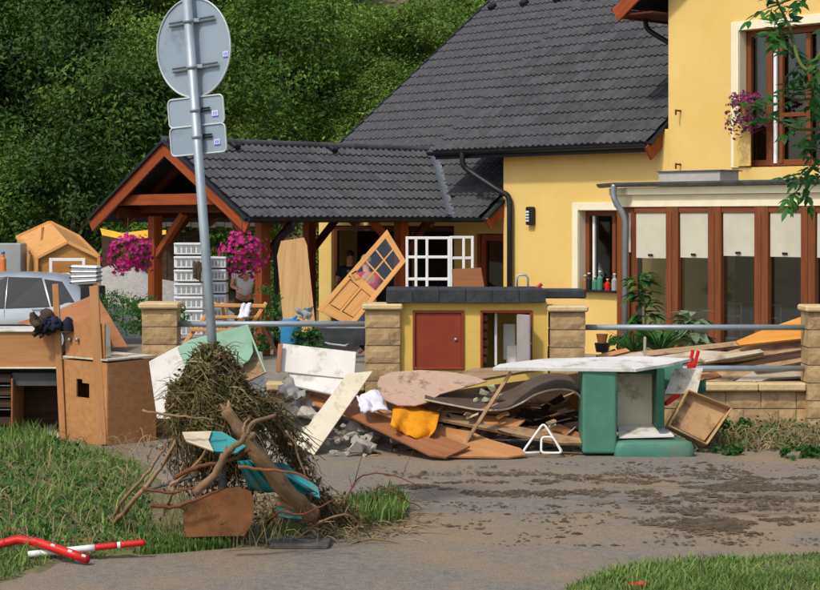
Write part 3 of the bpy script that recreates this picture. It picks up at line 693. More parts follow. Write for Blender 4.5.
def grass(name, polys, n, h0, h1, m, label, cat='grass', lean=.35, wid=.008, z0=.0, dens=None):
    rg = random.Random(len(name) * 7 + n); V, Fc = [], []
    def inside(p, poly):
        c = False; j = len(poly) - 1
        for i in range(len(poly)):
            a, b = poly[i], poly[j]
            if (a[1] > p[1]) != (b[1] > p[1]) and p[0] < (b[0] - a[0]) * (p[1] - a[1]) / (b[1] - a[1]) + a[0]: c = not c
            j = i
        return c
    gp = [[(G(*q).x, G(*q).y) for q in poly] for poly in polys]
    for k in range(n):
        poly = gp[k % len(gp)]
        xs = [q[0] for q in poly]; ys = [q[1] for q in poly]
        for _ in range(30):
            p = (rg.uniform(min(xs), max(xs)), rg.uniform(min(ys), max(ys)))
            if inside(p, poly) and noise.noise(Vector((p[0] * 1.3, p[1] * 1.3, 2))) > -.35 + .5 * (rg.random() - .6): break
        else: continue
        nz = noise.noise(Vector((p[0] * .9, p[1] * .9, 7)))
        h = rg.uniform(h0, h1) * (1 + .7 * nz); a = rg.uniform(0, 6.28); le = rg.uniform(.1, 1) * lean * h * 1.6
        d = Vector((math.cos(a) * le, math.sin(a) * le, 0)); s = Vector((-math.sin(a + rg.uniform(-1, 1)), math.cos(a), 0)) * wid * rg.uniform(.6, 1.4)
        b = Vector((p[0], p[1], z0)); i = len(V)
        V += [b - s, b + s, b + d * .35 + Vector((0, 0, h * .6)) + s * .7, b + d * .35 + Vector((0, 0, h * .6)) - s * .7, b + d + Vector((0, 0, h * .92))]
        Fc.append((i, i + 1, i + 2, i + 3)); Fc.append((i + 3, i + 2, i + 4))
    return tagp(emit(name, V, Fc, m), label, cat, kind='stuff')

# ------------------------------------------------------------------ fence: block pillars, low wall, rails
FY = 19.66; S_ = F / FY
BV, BF = boxvf(.398, .19, .192, .012)
def rough_block(sx, sy, sz, seed):
    """split-face block: chamfered, its front face broken into an uneven relief"""
    rg = random.Random(seed); V, Fc = [], []
    nx, nz = (5, 3); c = .010
    for j in range(nz + 1):
        for i in range(nx + 1):
            e = i in (0, nx) or j in (0, nz)
            V.append(((i / nx - .5) * sx, -sy / 2 + (c if e else rg.uniform(-.005, .003)), (j / nz - .5) * sz))
    w = nx + 1
    for j in range(nz):
        for i in range(nx): Fc.append((j * w + i, j * w + i + 1, (j + 1) * w + i + 1, (j + 1) * w + i))
    ring = [i for i in range(w)] + [j * w + nx for j in range(1, nz + 1)] + [nz * w + i for i in range(nx - 1, -1, -1)] + [j * w for j in range(nz - 1, 0, -1)]
    b = len(V)
    for r in ring: V.append((V[r][0], sy / 2, V[r][2]))
    m = len(ring)
    for k in range(m): Fc.append((ring[(k + 1) % m], ring[k], b + k, b + (k + 1) % m))
    Fc.append(tuple(b + k for k in range(m - 1, -1, -1)))
    return mesh(V, Fc, STONE)
FULL = [rough_block(.392, .36, .188, k) for k in range(4)]
WALLB = [rough_block(.392, .19, .188, 20 + k) for k in range(5)]
HALFB = [rough_block(.192, .19, .188, 40 + k) for k in range(3)]
pil = []
for k, (pxc, lab, topy) in enumerate(((159, 'sand block pillar at the left end of the fence beside the brown cabinets', 303),
                             (382.5, 'sand block pillar left of the yellow meter cabinet', 304),
                             (568, 'sand block pillar right of the yellow meter cabinet', 306),
                             (826, 'sand block pillar at the right edge of the low wall', 306))):
    X = (pxc - CX) / S_
    t = thing('pillar', lab, 'pillar', (X, FY + .2, 0), 'block pillars of the fence')
    vf = boxvf(.36, .33, 1.38); emit('mortar_core', [Vector((X, FY + .2, .70)) + Vector(q) for q in vf[0]], vf[1], MORTAR, t)
    ztop = EYE - (topy - CY) / S_
    n = 7
    for j in range(n): link('block', FULL[(j + k) % 4], t, Matrix.Translation((X + random.uniform(-.004, .004), FY + .2, ztop - .07 - .1 - .2 * j)))
    v, f = boxvf(.46, .46, .07, .018)
    link('cap_stone', mesh(v, f, STONEC), t, Matrix.Translation((X, FY + .2, ztop - .033)))
    pil.append(X)
def low_wall(x0, x1, lab):
    t = thing('low_wall', lab, 'wall', ((x0 + x1) / 2, FY + .25, 0))
    emit('mortar_core', [Vector(((x0 + x1) / 2, FY + .25, .25)) + Vector(q) for q in boxvf(x1 - x0, .15, .46)[0]], boxvf(1, 1, 1)[1], MORTAR, t)
    for j in range(3):
        x = x0 + (0 if j % 2 else -.0); first = True
        while x < x1 - .02:
            wdt = .2 if (first and j % 2) else .4
            if x + wdt > x1 + .02: wdt = .2
            if x + wdt > x1 + .15: break
            link('block', random.choice(WALLB if wdt == .4 else HALFB), t, Matrix.Translation((x + wdt / 2, FY + .25, .40 - .2 * j)))
            x += wdt; first = False
    x = x0
    while x < x1 - .05:
        w = min(.98, x1 - x - .0)
        v, f = boxvf(w - .006, .30, .09, .015); link('cap_stone', mesh(v, f, STONEC), t, Matrix.Translation((x + w / 2, FY + .22, .55))); x += w
low_wall(pil[2] + .2, pil[3] - .2, 'low sand block wall under the rails in front of the timber heap')
low_wall(pil[0] + .2, pil[1] - .2, 'low sand block wall behind the rubble on the left')
low_wall(pil[3] + .2, pil[3] + 4.2, 'low sand block wall right of the rightmost pillar')
def rail(x0, x1, z, lab):
    tagp(tube('fence_rail', [(x0, FY + .2, z), (x1, FY + .2, z)], .032, GALV, None, 12), lab, 'rail', 'fence rails')
rail(pil[0] + .2, pil[1] - .19, EYE - (325 - CY) / S_, 'grey tube rail left of the meter cabinet, crossing in front of the pine door')
rail(pil[2] + .2, pil[3] - .19, EYE - (328.5 - CY) / S_, 'upper grey tube rail in front of the conservatory')
rail(pil[2] + .2, pil[3] - .19, EYE - (370 - CY) / S_, 'lower grey tube rail in front of the timber heap')

# ------------------------------------------------------------------ yellow meter cabinet between the pillars
mx0, mx1 = (399.5 - CX) / S_, (548 - CX) / S_
MZ = EYE - (303 - CY) / S_
mc = thing('meter_cabinet', 'yellow rendered meter cabinet with red-brown doors and black slab top', 'meter cabinet', ((mx0 + mx1) / 2, FY + .4, 0))
def X_(px): return (px - CX) / S_
def Z_(py): return EYE - (py - CY) / S_
hole = (X_(482) - mx0, X_(531.5) - mx0, Z_(370), Z_(312))
hole2 = (X_(414) - mx0, X_(463) - mx0, Z_(369), Z_(312))
holed('front_wall', lambda a, b, d: Vector((mx0 + a, FY + .1 + d, b)), mx1 - mx0, MZ, [hole, hole2], .12, mat('cabinet_render', 'd9b75c', 'e2c168', 3, .9, .1, 60, rnd=0), mc)
for xx in (mx0 + .04, mx1 - .04): cbox('side_wall', (xx, FY + .5, MZ / 2), (.08, .54, MZ), MATS['cabinet_render'], mc)
cbox('back_wall', ((mx0 + mx1) / 2, FY + .8, MZ / 2), (mx1 - mx0, .06, MZ), MATS['cabinet_render'], mc)
cbox('cabinet_floor', ((mx0 + mx1) / 2, FY + .5, Z_(372)), (mx1 - mx0 - .17, .5, .04), CONC, mc)
capx0, capx1 = X_(386), X_(546)
ncap = 6
for i in range(ncap):
    w = (capx1 - capx0) / ncap
    cbox('slab', (capx0 + w * (i + .5), FY + .45, MZ + .075 + random.uniform(-.003, .003)), (w - .002, .9, .15), DKCAP, mc, ch=.006)
cbox('slab', (X_(570), FY + .9, MZ + .07), (.5, .5, .10), DKCAP, mc, ch=.015)
# closed door
dd = cbox('door', ((X_(414) + X_(463)) / 2, FY + .115, (Z_(312) + Z_(369)) / 2), (X_(463) - X_(414) - .03, .03, Z_(312) - Z_(369) - .03), REDDOOR, mc, ch=.004)
for py in (312, 369): beam('door_frame', (X_(414) - .015, FY + .09, Z_(py)), (X_(463) + .015, FY + .09, Z_(py)), .03, .03, REDDOOR, dd)
for px in (414, 463): beam('door_frame', (X_(px), FY + .09, Z_(312) - .016), (X_(px), FY + .09, Z_(369) + .016), .03, .03, REDDOOR, dd, up=(0, 1, 0))
lk = tube('lock', [(X_(456), FY + .1, Z_(340)), (X_(456), FY + .085, Z_(340))], .018, GALV, dd, 10)
# open bay: frame, contents, door swung open
for px in (482, 531.5): beam('bay_frame', (X_(px), FY + .09, Z_(312) - .016), (X_(px), FY + .09, Z_(370) + .016), .03, .03, REDDOOR, mc, up=(0, 1, 0))
for py in (312, 370): beam('bay_frame', (X_(482) - .015, FY + .09, Z_(py)), (X_(531.5) + .015, FY + .09, Z_(py)), .03, .03, REDDOOR, mc)
for j in range(6):
    cbox('brick', (X_(484.5) + random.uniform(-.01, .01), FY + .36, Z_(366) + .05 + j * .095), (.09, .22, .07), mat('brick_clay', '7c4a34', '8d5a42', 6, .9, .3, rnd=.15), mc)
cbox('partition', (X_(497), FY + .5, Z_(341)), (.03, .5, .6), WHITEP, mc)
cbox('meter_box', (X_(512), FY + .62, Z_(345)), (.14, .2, .42), WHITEP, mc, ch=.01)
cbox('meter_box', (X_(514), FY + .5, Z_(358)), (.12, .12, .22), WHITEP, mc, ch=.01)
od = cbox('open_door', (X_(523.5), FY - .0, Z_(340)), (.025, .26, .57), mat('door_inside', '9d9794', 'aaa5a1', 3, .5, .02), mc, yaw=28, ch=.004)
tube('lock', [(X_(528), FY - .06, Z_(343)), (X_(528) + .03, FY - .09, Z_(343))], .012, GALV, od, 8)

# ------------------------------------------------------------------ road sign seen from behind, leaning
SY = 13.2
sb = P(227, 543, SY); st = P(185.6, -20, SY)
sign = thing('road_sign', 'leaning grey road sign seen from behind, round disc over two small plates', 'road sign', sb)
ax = (st - sb).normalized()
tube('pole', [sb, st], .036, GALV, sign, 16)
xr = (Vector((1, 0, 0)) - ax * ax.x).normalized(); yr = ax.cross(xr) * 1      # yr points away from the camera
if yr.y < 0: yr = -yr
def signpt(py): return sb + ax * ((py - 543) / (-20 - 543)) * (st - sb).length
def splate(name, outline, c, yaw, th, m, parent):
    ca, sa = math.cos(R(yaw)), math.sin(R(yaw)); ex = xr * ca - yr * sa; n = xr * sa + yr * ca
    m_ = len(outline); pts = [c + ex * a + ax * b for a, b in outline]
    faces = [tuple(range(m_)), tuple(range(2 * m_ - 1, m_ - 1, -1))] + [(i, m_ + i, m_ + (i + 1) % m_, (i + 1) % m_) for i in range(m_)]
    return emit(name, pts + [p + n * th for p in pts], faces, m, parent), ex, n
RIM = mat('sign_rim', 'b7bdbf', 'c6cbcd', 3, .5, .02, metal=.2)
dc = signpt(47) + xr * .015 + yr * .07
circ = [(.375 * math.cos(a * math.pi / 24), .375 * math.sin(a * math.pi / 24)) for a in range(48)]
disc, ex, nn = splate('disc', circ, dc, 36, .004, SIGNB, sign)
V, Fc = tubevf([dc + (ex * a + ax * b) * 1.0 - nn * .004 for a, b in circ] + [dc + ex * circ[0][0] + ax * circ[0][1] - nn * .004], .008, 6, False)
emit('rim', V, Fc, RIM, disc, smooth=True)
STK = mat('sticker', 'd3d3ea', 'dddff2', 3, .5, 0); STKB = mat('sticker_blue', '6a6bd0', '7778da', 3, .5, 0)
def sticker(c, ex, n, par):
    o = frame(c, ex, ax, n)
    s1 = link('sticker', mesh(*boxvf(.055, .045, .002), STK), par, o)
    for dx, dy, w, h in ((0, -.019, .055, .007), (-.012, .003, .008, .022), (.004, .003, .008, .022), (.017, .003, .006, .022)):
        link('sticker_print', mesh(*boxvf(w, h, .001), STKB), s1, frame(c + ex * dx + ax * dy - n * .0022, ex, ax, n))
def clampbar(py, w, ex, n, par, off):
    c = signpt(py) + yr * off
    for d in (-.012, .012): beam('clamp_bar', c - ex * w / 2 + ax * d + ex * .02, c + ex * w / 2 + ax * d + ex * .02, .016, .012, ZINCD, par, up=n)
    tube('clamp_ring', [signpt(py) - ax * .014, signpt(py) + ax * .014], .043, GALV, par, 14)
    cbox('clamp_bolt', signpt(py) + xr * .06 + yr * .0, (.05, .03, .03), GALV, par)
clampbar(21, .47, ex, nn, sign, .055); clampbar(67, .47, ex, nn, sign, .055)
sticker(dc + ex * .32 + ax * (-.085) - nn * .004, ex, nn, disc)
def rrect(w, h, r):
    o = []
    for cx0, cy0, a0 in ((w / 2 - r, h / 2 - r, 0), (-w / 2 + r, h / 2 - r, 90), (-w / 2 + r, -h / 2 + r, 180), (w / 2 - r, -h / 2 + r, 270)):
        for k in range(5): o.append((cx0 + r * math.cos(R(a0 + k * 22.5)), cy0 + r * math.sin(R(a0 + k * 22.5))))
    return o
for pc, cpy in ((111, 110), (139.5, 136.5)):
    c = signpt(pc) + xr * .0 + yr * .06
    ol = rrect(.50, .215, .035)
    pl_, ex2, n2 = splate('plate', ol, c, 27, .004, SIGNB, sign)
    q = [c + ex2 * a + ax * b - n2 * .003 for a, b in ol]
    V, Fc = tubevf(q + [q[0]], .007, 6, False); emit('rim', V, Fc, RIM, pl_, smooth=True)
    c2 = signpt(cpy) + yr * .045
    for d in (-.010, .010): beam('clamp_bar', c2 - ex2 * .03 + ax * d, c2 + ex2 * .13 + ax * d, .014, .010, BLACKM, pl_, up=n2)
    tube('clamp_ring', [signpt(cpy) - ax * .014, signpt(cpy) + ax * .014], .042, GALV, pl_, 14)
    sticker(c + ex2 * .17 - ax * .03 - n2 * .004, ex2, n2, pl_)

# ------------------------------------------------------------------ things behind the fence
def petals(n, rx, ry, rz, fs, seed, droop=.0):
    """five-petalled flowers over a ball; returns flower and leaf geometry"""
    rg = random.Random(seed); V, Fc, LV, LF = [], [], [], []
    for k in range(n):
        d = Vector((rg.gauss(0, 1), rg.gauss(0, 1), rg.gauss(0, 1))).normalized(); r = rg.uniform(.72, 1.08) * (1 + .45 * noise.noise(d * 1.9 + Vector((seed, 0, 0))))
        p = Vector((d.x * rx * r, d.y * ry * r, d.z * rz * r - droop * rg.random() * (1 if d.z < 0 else 0)))
        nn = (d + Vector((rg.gauss(0, .3), rg.gauss(0, .3) - .3, rg.gauss(0, .3)))).normalized(); t = nn.orthogonal().normalized(); b = nn.cross(t)
        if rg.random() < .68:
            i = len(V); V.append(p - nn * fs * .2); s = fs * rg.uniform(.8, 1.25)
            for a in range(10):
                an = a * math.pi / 5; rr = s * (1 if a % 2 == 0 else .62); V.append(p + (t * math.cos(an) + b * math.sin(an)) * rr + nn * s * (.12 if a % 2 == 0 else 0))
            for a in range(10): Fc.append((i, i + 1 + a, i + 1 + (a + 1) % 10))
        l = fs * 1.5; p2 = p * .86; i = len(LV); a = rg.uniform(0, 6.28); ax_ = (t * math.cos(a) + b * math.sin(a)); bx = nn.cross(ax_)
        LV += [p2 - ax_ * l * .5, p2 + bx * l * .3, p2 + ax_ * l * .5, p2 - bx * l * .3]; LF.append((i, i + 1, i + 2, i + 3))
    return V, Fc, LV, LF
def flower_basket(c, rx, rz, n, fs, m, lab, cat, seed, hang=.5, droop=.06, group=None, pot=True):
    t = thing('flower_basket', lab, cat, c - Vector((0, 0, rz)), group)
    V, Fc, LV, LF = petals(n, rx, rx * .85, rz, fs, seed, droop)
    emit('flowers', [c + v for v in V], Fc, m, t)['kind'] = 'stuff'; emit('leaves', [c + v for v in LV], LF, LEAFP, t)['kind'] = 'stuff'
    if pot:
        V, Fc = tubevf([c - Vector((0, 0, rz * .6)), c + Vector((0, 0, rz * .25))], [rx * .25, rx * .36], 12); emit('pot', V, Fc, OAKD, t)
    if hang: tube('hanger', [c + Vector((0, 0, rz * .2)), c + Vector((0, 0, rz * .2 + hang))], .008, BLACKM, t, 6)
    return t
flower_basket(P(128, 252, 30.9), .44, .30, 560, .045, MAGENTA, 'hanging basket of magenta flowers under the left end of the carport gable', 'flower basket', 3, .55, .08)
flower_basket(P(242, 253, 29.9), .38, .32, 560, .045, MAGENTA, 'hanging basket of magenta flowers by the right front carport post', 'flower basket', 4, .6, .12)
wf = flower_basket(L(5.02, 9.2, 4.30), .34, .24, 480, .033, PURPLE, 'trailing purple flowers in a box at the upper window', 'flower box', 9, 0, .3)

# --- people (clothed, partly hidden behind the heap)
def skinned(name, pts, edges, radii, m, parent, base, yaw, sub=2):
    me = bpy.data.meshes.new(name); rz = Matrix.Rotation(yaw, 3, 'Z')
    me.from_pydata([tuple(base + rz @ Vector(p) - ORG[parent.name].translation) for p in pts], edges, []); me.materials.append(m)
    o = bpy.data.objects.new(name, me); COL.objects.link(o); o.parent = parent; ORG[o.name] = ORG[parent.name]
    o.modifiers.new('skin', 'SKIN').use_smooth_shade = True
    if not me.skin_vertices: me.skin_vertices.new(name='')
    for i, r in enumerate(radii):
        me.skin_vertices[0].data[i].radius = r if hasattr(r, '__len__') else (r, r)
        me.skin_vertices[0].data[i].use_root = (i == 0)
    s = o.modifiers.new('sub', 'SUBSURF'); s.levels = 1; s.render_levels = sub
    return o
def person(base, yaw, lean, arms, shirt, trousers, hair, label, head_tilt=0, H=1.0):
    """arms: for each side (elbow, wrist) in body space after leaning; body faces -Y before yaw"""
    t = thing('person', label, 'person', base)
    rl = Matrix.Rotation(R(lean), 3, 'X')
    piv = Vector((0, 0, .95))
    def up(p): return piv + rl @ (Vector(p) - piv)
    pts = [Vector((0, 0, .95)), up((0, .01, 1.12)), up((0, .01, 1.33)), up((0, .0, 1.47)), up((0, -.02, 1.55)), up((0, -.035, 1.63)), up((0, -.03, 1.71))]
    rad = [(.15, .11), (.14, .10), (.165, .11), (.065, .06), (.06, .065), (.078, .092), (.068, .08)]
    ed = [(0, 1), (1, 2), (2, 3), (3, 4), (4, 5), (5, 6)]
    pts.append(up((0, -.135, 1.62))); rad.append((.014, .016)); ed.append((5, 7))            # nose
    sh_pts, sh_rad, sh_ed = [pts[0] + Vector((0, 0, -.03)), pts[1], pts[2], up((0, 0, 1.44))], [(.175, .135), (.168, .125), (.19, .135), (.09, .08)], [(0, 1), (1, 2), (2, 3)]
    for k, s in enumerate((-1, 1)):
        el, wr = Vector(arms[k][0]), Vector(arms[k][1]); sh = up((s * .185, 0, 1.41)); d = (wr - el).normalized()
        b = len(pts); hand = wr + d * .07
        pts += [sh, (sh + el) / 2, el, (el + wr) / 2, wr, hand]; rad += [.058, .05, .042, .04, .028, (.036, .022)]
        ed += [(2, b), (b, b + 1), (b + 1, b + 2), (b + 2, b + 3), (b + 3, b + 4), (b + 4, b + 5)]
        side = d.cross(Vector((0, 0, 1))); side = side.normalized() if side.length > .1 else Vector((1, 0, 0))
        for f in range(5):
            fb = len(pts)
            if f == 0: pts += [wr + d * .03 + side * .045, wr + d * .06 + side * .065]; ed += [(b + 4, fb), (fb, fb + 1)]
            else:
                o = side * (.03 - .02 * (f - 1)); pts += [hand + d * .035 + o, hand + d * (.07 + (.01, .018, .012, -.004)[f - 1]) + o + Vector((0, 0, -.012))]; ed += [(b + 5, fb), (fb, fb + 1)]
            rad += [.010, .008]
        sb = len(sh_pts); sh_pts += [sh, (sh * .45 + el * .55)]; sh_rad += [.08, .075]; sh_ed += [(2, sb), (sb, sb + 1)]
    tr_pts, tr_rad, tr_ed = [Vector((0, 0, .98))], [(.168, .13)], []
    for s in (-1, 1):
        b = len(pts); pts += [Vector((s * .095, 0, .86)), Vector((s * .105, -.01, .5)), Vector((s * .11, .01, .1)), Vector((s * .12, -.16, .045))]; rad += [.09, .06, .042, (.045, .035)]; ed += [(0, b), (b, b + 1), (b + 1, b + 2), (b + 2, b + 3)]
        q = len(tr_pts); tr_pts += [Vector((s * .095, 0, .84)), Vector((s * .105, -.01, .5)), Vector((s * .11, .01, .12))]; tr_rad += [.105, .085, .075]; tr_ed += [(0, q), (q, q + 1), (q + 1, q + 2)]
    bd = skinned('body', pts, ed, rad, SKIN, t, Vector(base), yaw)
    skinned('shirt', sh_pts, sh_ed, sh_rad, shirt, t, Vector(base), yaw)
    skinned('trousers', tr_pts, tr_ed, tr_rad, trousers, t, Vector(base), yaw)
    hc = up((0, -.01, 1.70)); rz = Matrix.Rotation(yaw, 3, 'Z'); V, Fc = [], []
    for j in range(6):
        ph = j / 5 * 1.75
        for i in range(12):
            a = i / 12 * 6.283; v = Vector((math.sin(ph) * math.cos(a) * .092, math.sin(ph) * math.sin(a) * .108 + (.02 if j > 3 else 0), math.cos(ph) * .10 - (0.03 if (j == 5 and math.sin(a) > 0) else 0)))
            V.append(Vector(base) + rz @ (hc + rl @ v))
    for j in range(5):
        for i in range(12): Fc.append((j * 12 + i, j * 12 + (i + 1) % 12, (j + 1) * 12 + (i + 1) % 12, (j + 1) * 12 + i))
    emit('hair', V, Fc, hair, t, smooth=True)
    V, Fc = [], []
    for s in (-1, 1):
        c = up((s * .032, -.118, 1.645)); b = len(V); vf = boxvf(.02, .008, .01, .003); V += [Vector(base) + rz @ (c + Vector(q)) for q in vf[0]]; Fc += [tuple(b + i for i in f) for f in vf[1]]
    emit('eyes', V, Fc, BLACKP, t)
    return t
HAIRD = mat('dark_hair', '2a1d14', '3a2a1e', 8, .8, .2); HAIRG = mat('light_hair', '8a6d4d', '9c8060', 8, .8, .2)
SHW = mat('white_tshirt', 'd5d8de', 'e2e4e8', 5, .95, .2); SHR = mat('red_tshirt', 'b3283a', 'c43848', 5, .95, .2); SHN = mat('navy_shirt', '20242f', '2c3140', 5, .95, .2)
TRD = mat('dark_trousers', '332a22', '43382e', 5, .95, .2); TRJ = mat('jeans', '3a4656', '4a586a', 5, .95, .2)
b0 = P(244, 300, 33.2); b0.z = .03
person(b0, R(15), 12, (((-.25, -.12, 1.14), (-.17, -.36, 1.10)), ((.27, -.10, 1.13), (.2, -.32, 1.0))), SHW, TRD, HAIRD, 'person in a white T-shirt and dark trousers behind the hanging flowers')
b1 = P(368, 300, 31.0); b1.z = .03
person(b1, R(200), 9, (((-.27, -.25, 1.12), (-.2, -.5, 1.1)), ((.27, -.22, 1.1), (.2, -.48, 1.05))), SHR, TRJ, HAIRG, 'person in a red T-shirt bending behind the leaning pine door')
b2 = P(349, 300, 35.2); b2.z = .03
person(b2, R(10), 8, (((-.27, -.06, 1.12), (-.22, -.28, 1.0)), ((.27, -.06, 1.12), (.22, -.28, 1.0))), SHN, TRD, HAIRD, 'person in a dark navy shirt standing in the shaded doorway')

# --- glazed pine door leaning at an angle
DY = 29.2
dr_ = thing('pine_door', 'glazed pine panel door leaning askew in front of the carport', 'door', P(335, 335, DY))
c00, c10, c11, c01 = (317, 309.5), (352, 327), (406, 261), (387, 229.5)   # bottom-left, bottom-right, top-right, top-left as it leans
def dpt(a, b):                                                           # a across, b along the door
    x = (c00[0] * (1 - a) * (1 - b) + c10[0] * a * (1 - b) + c11[0] * a * b + c01[0] * (1 - a) * b)
    y = (c00[1] * (1 - a) * (1 - b) + c10[1] * a * (1 - b) + c11[1] * a * b + c01[1] * (1 - a) * b)
    return (x, y)
def dslab(nm, a0, a1, b0, b1, th, m, dy, par=None): return slab(nm, [dpt(a0, b0), dpt(a1, b0), dpt(a1, b1), dpt(a0, b1)], (360, 280, DY + dy), 0, 12, th, m, par or dr_)
stile = .13
dslab('stile', 0, stile, 0, 1, .05, PINE, 0); dslab('stile', 1 - stile, 1, 0, 1, .05, PINE, 0)
for b0_, b1_ in ((0, .1), (.42, .5), (.94, 1)): dslab('rail', stile, 1 - stile, b0_, b1_, .05, PINE, .003)
for a0, a1 in ((stile, .47), (.53, 1 - stile)): dslab('panel', a0 + .01, a1 - .01, .11, .41, .02, PINE, .02)
dslab('muntin', .47, .53, .1, .42, .045, PINE, .004); dslab('muntin', .48, .52, .5, .94, .03, PINE, .006)
for b in (.645, .79): dslab('muntin', stile, .48, b, b + .015, .03, PINE, .006); dslab('muntin', .52, 1 - stile, b, b + .015, .03, PINE, .006)
for i in range(2):
    for k in range(3): dslab('pane', (stile, .52)[i], (.48, 1 - stile)[i], (.5, .66, .805)[k], (.645, .79, .94)[k], .006, GLSC, .03)
hp = P(*dpt(.08, .47), DY - .02); hd = tube('handle', [hp, hp + Vector((0, -.05, 0)), hp + Vector((.07, -.05, .05))], .012, BLACKM, dr_, 8)
hp2 = P(*dpt(.08, .435), DY - .02); tube('handle', [hp2, hp2 + Vector((0, -.04, 0))], .014, BLACKM, dr_, 8)
# tall pine board
tagp(slab('tall_board', [(277, 256), (281, 241), (304, 237.5), (307, 245), (316, 332), (284, 332)], (296, 290, 29.6), 0, 8, .03, PINEL, grain=(-3, 40)), 'tall pale pine board leaning on the carport left of the glazed door', 'board')
# white window frames on the slab
def open_frame(name, x0, x1, y0, y1, Y, xs, ys, lab, t_=.042, yaw=0, group=None):
    a = P(x0, y1, Y); b = P(x1, y0, Y); t = thing(name, lab, 'window frame', ((a.x + b.x) / 2, Y, a.z), group)
    ca, sa = math.cos(R(yaw)), math.sin(R(yaw))
    def pt(x, z): return Vector((a.x + (x - a.x) * ca, Y + (x - a.x) * sa, z))
    for x in [a.x] + [P(q, 0, Y).x for q in xs] + [b.x]: beam('upright', pt(x, a.z), pt(x, b.z), t_, t_ * .9, WHITET, t, up=(0, 1, 0))
    for z in [a.z + t_ / 2] + [P(0, q, Y).z for q in ys] + [b.z - t_ / 2]: beam('bar', pt(a.x, z), pt(b.x, z), t_ * .8, t_, WHITET, t)
open_frame('window_frame', 407, 449, 236.5, 291, 26.5, (416, 427), (257, 279), 'large empty white lattice window frame standing on the black slab')
open_frame('window_frame', 451, 473, 236, 289, 27.4, (464,), (258,), 'smaller white window frame behind the large one, beside the brown box', .042, 12)
tagp(slab('cardboard_panel', [(453, 269), (481, 267.5), (485, 291), (455, 291)], (470, 280, 24.0), 8, 6, .12, OAKD), 'brown board panel leaning by the white window frames', 'board')
# --- stacked white drawers (two columns) under the carport
def drawers(px0, px1, py0, py1, Y, n, lab):
    a, b = P(px0, py1, Y), P(px1, py0, Y); h = (b.z - a.z) / n; w = b.x - a.x
    t = thing('drawer_tower', lab, 'drawers', ((a.x + b.x) / 2, Y + .2, a.z))
    for i in range(n):
        z = a.z + h * (i + .5); d = cbox('drawer', ((a.x + b.x) / 2, Y + .2, z), (w, .4, h - .03), WHITEP, t, ch=.012)
        for k in range(5): cbox('slot', (a.x + w * (.16 + .17 * k), Y - .003, z - .01), (w * .11, .01, h * .45), GREYP, d, ch=.002)
        cbox('rim', ((a.x + b.x) / 2, Y - .015, z + h * .36), (w, .03, h * .16), WHITEP, d, ch=.006)
drawers(174, 203, 242, 336, 29.0, 7, 'tall white plastic drawer tower behind the sign pole')
drawers(206, 226, 256, 332, 29.6, 6, 'narrower white plastic drawer tower right of the sign pole')
# cloth hanging over the drawers
def cloth(name, pts, m, label, cat, th=.02, amp=.03, n=9, parent=None, seed=1):
    """crumpled cloth over a quad of four world corners"""
    a, b, c, d = [Vector(p) for p in pts]; V, Fc = [], []
    nn = (b - a).cross(d - a).normalized()
    for j in range(n):
        for i in range(n):
            u, v = i / (n - 1), j / (n - 1)
            p = a * (1 - u) * (1 - v) + b * u * (1 - v) + c * u * v + d * (1 - u) * v
            e = noise.noise(Vector((u * 3.2, v * 2.2, seed * 3.7))) + .6 * noise.noise(Vector((u * 7, v * 4, seed)))
            V.append(p + nn * e * amp + Vector((noise.noise(Vector((v * 4, seed, 0))) * amp * .6, 0, noise.noise(Vector((u * 4, seed, 5))) * amp * .6)))
    for j in range(n - 1):
        for i in range(n - 1): Fc.append((j * n + i, j * n + i + 1, j * n + i + 1 + n, j * n + i + n))
    o = emit(name, V, Fc, m, parent, smooth=True)
    md = o.modifiers.new('thick', 'SOLIDIFY'); md.thickness = th
    if not parent: tagp(o, label, cat)
    return o
cloth('cloth', [P(193, 261, 28.9), P(202, 262, 28.9), P(201, 282, 28.85), P(194, 278, 28.85)], CLOTHD, 'dark grey cloth hanging on the white drawer tower', 'cloth', seed=2)
# --- wooden folding frame (clothes airer) with a pale cloth
ai = thing('wooden_airer', 'orange wooden folding frame standing behind the green board', 'airer', P(230, 355, 21.5))
def bp(nm, a, b, w, par, m=PINE): return beam(nm, P(*a), P(*b), w, w * .8, m, par, up=(0, -1, 0))
bp('bar', (212, 305, 21.6), (266, 306, 21.6), .045, ai); bp('bar', (190, 330, 21.3), (246, 330, 21.3), .04, ai); bp('bar', (205, 317, 21.4), (257, 317, 21.4), .035, ai)
bp('leg', (216, 303, 21.7), (183, 345, 21.2), .045, ai); bp('leg', (266, 303, 21.7), (238, 345, 21.2), .045, ai); bp('leg', (250, 310, 21.5), (224, 338, 21.9), .045, ai)
bp('leg', (222, 303, 21.6), (230, 352, 22.2), .04, ai); bp('leg', (250, 305, 21.6), (282, 362, 22.2), .04, ai, OAKD)
cloth('cloth', [P(243, 305, 21.4), P(251, 304, 21.4), P(248, 318, 21.3), P(238, 319, 21.3)], CLOTHW, 'pale blue cloth draped over the wooden airer', 'cloth', seed=4)
cloth('cloth', [P(295, 310, 28), P(313, 306, 28), P(310, 320, 28.0), P(300, 318, 28.0)], GREYP, 'grey rag on the tall pine board', 'cloth', seed=6, amp=.08)
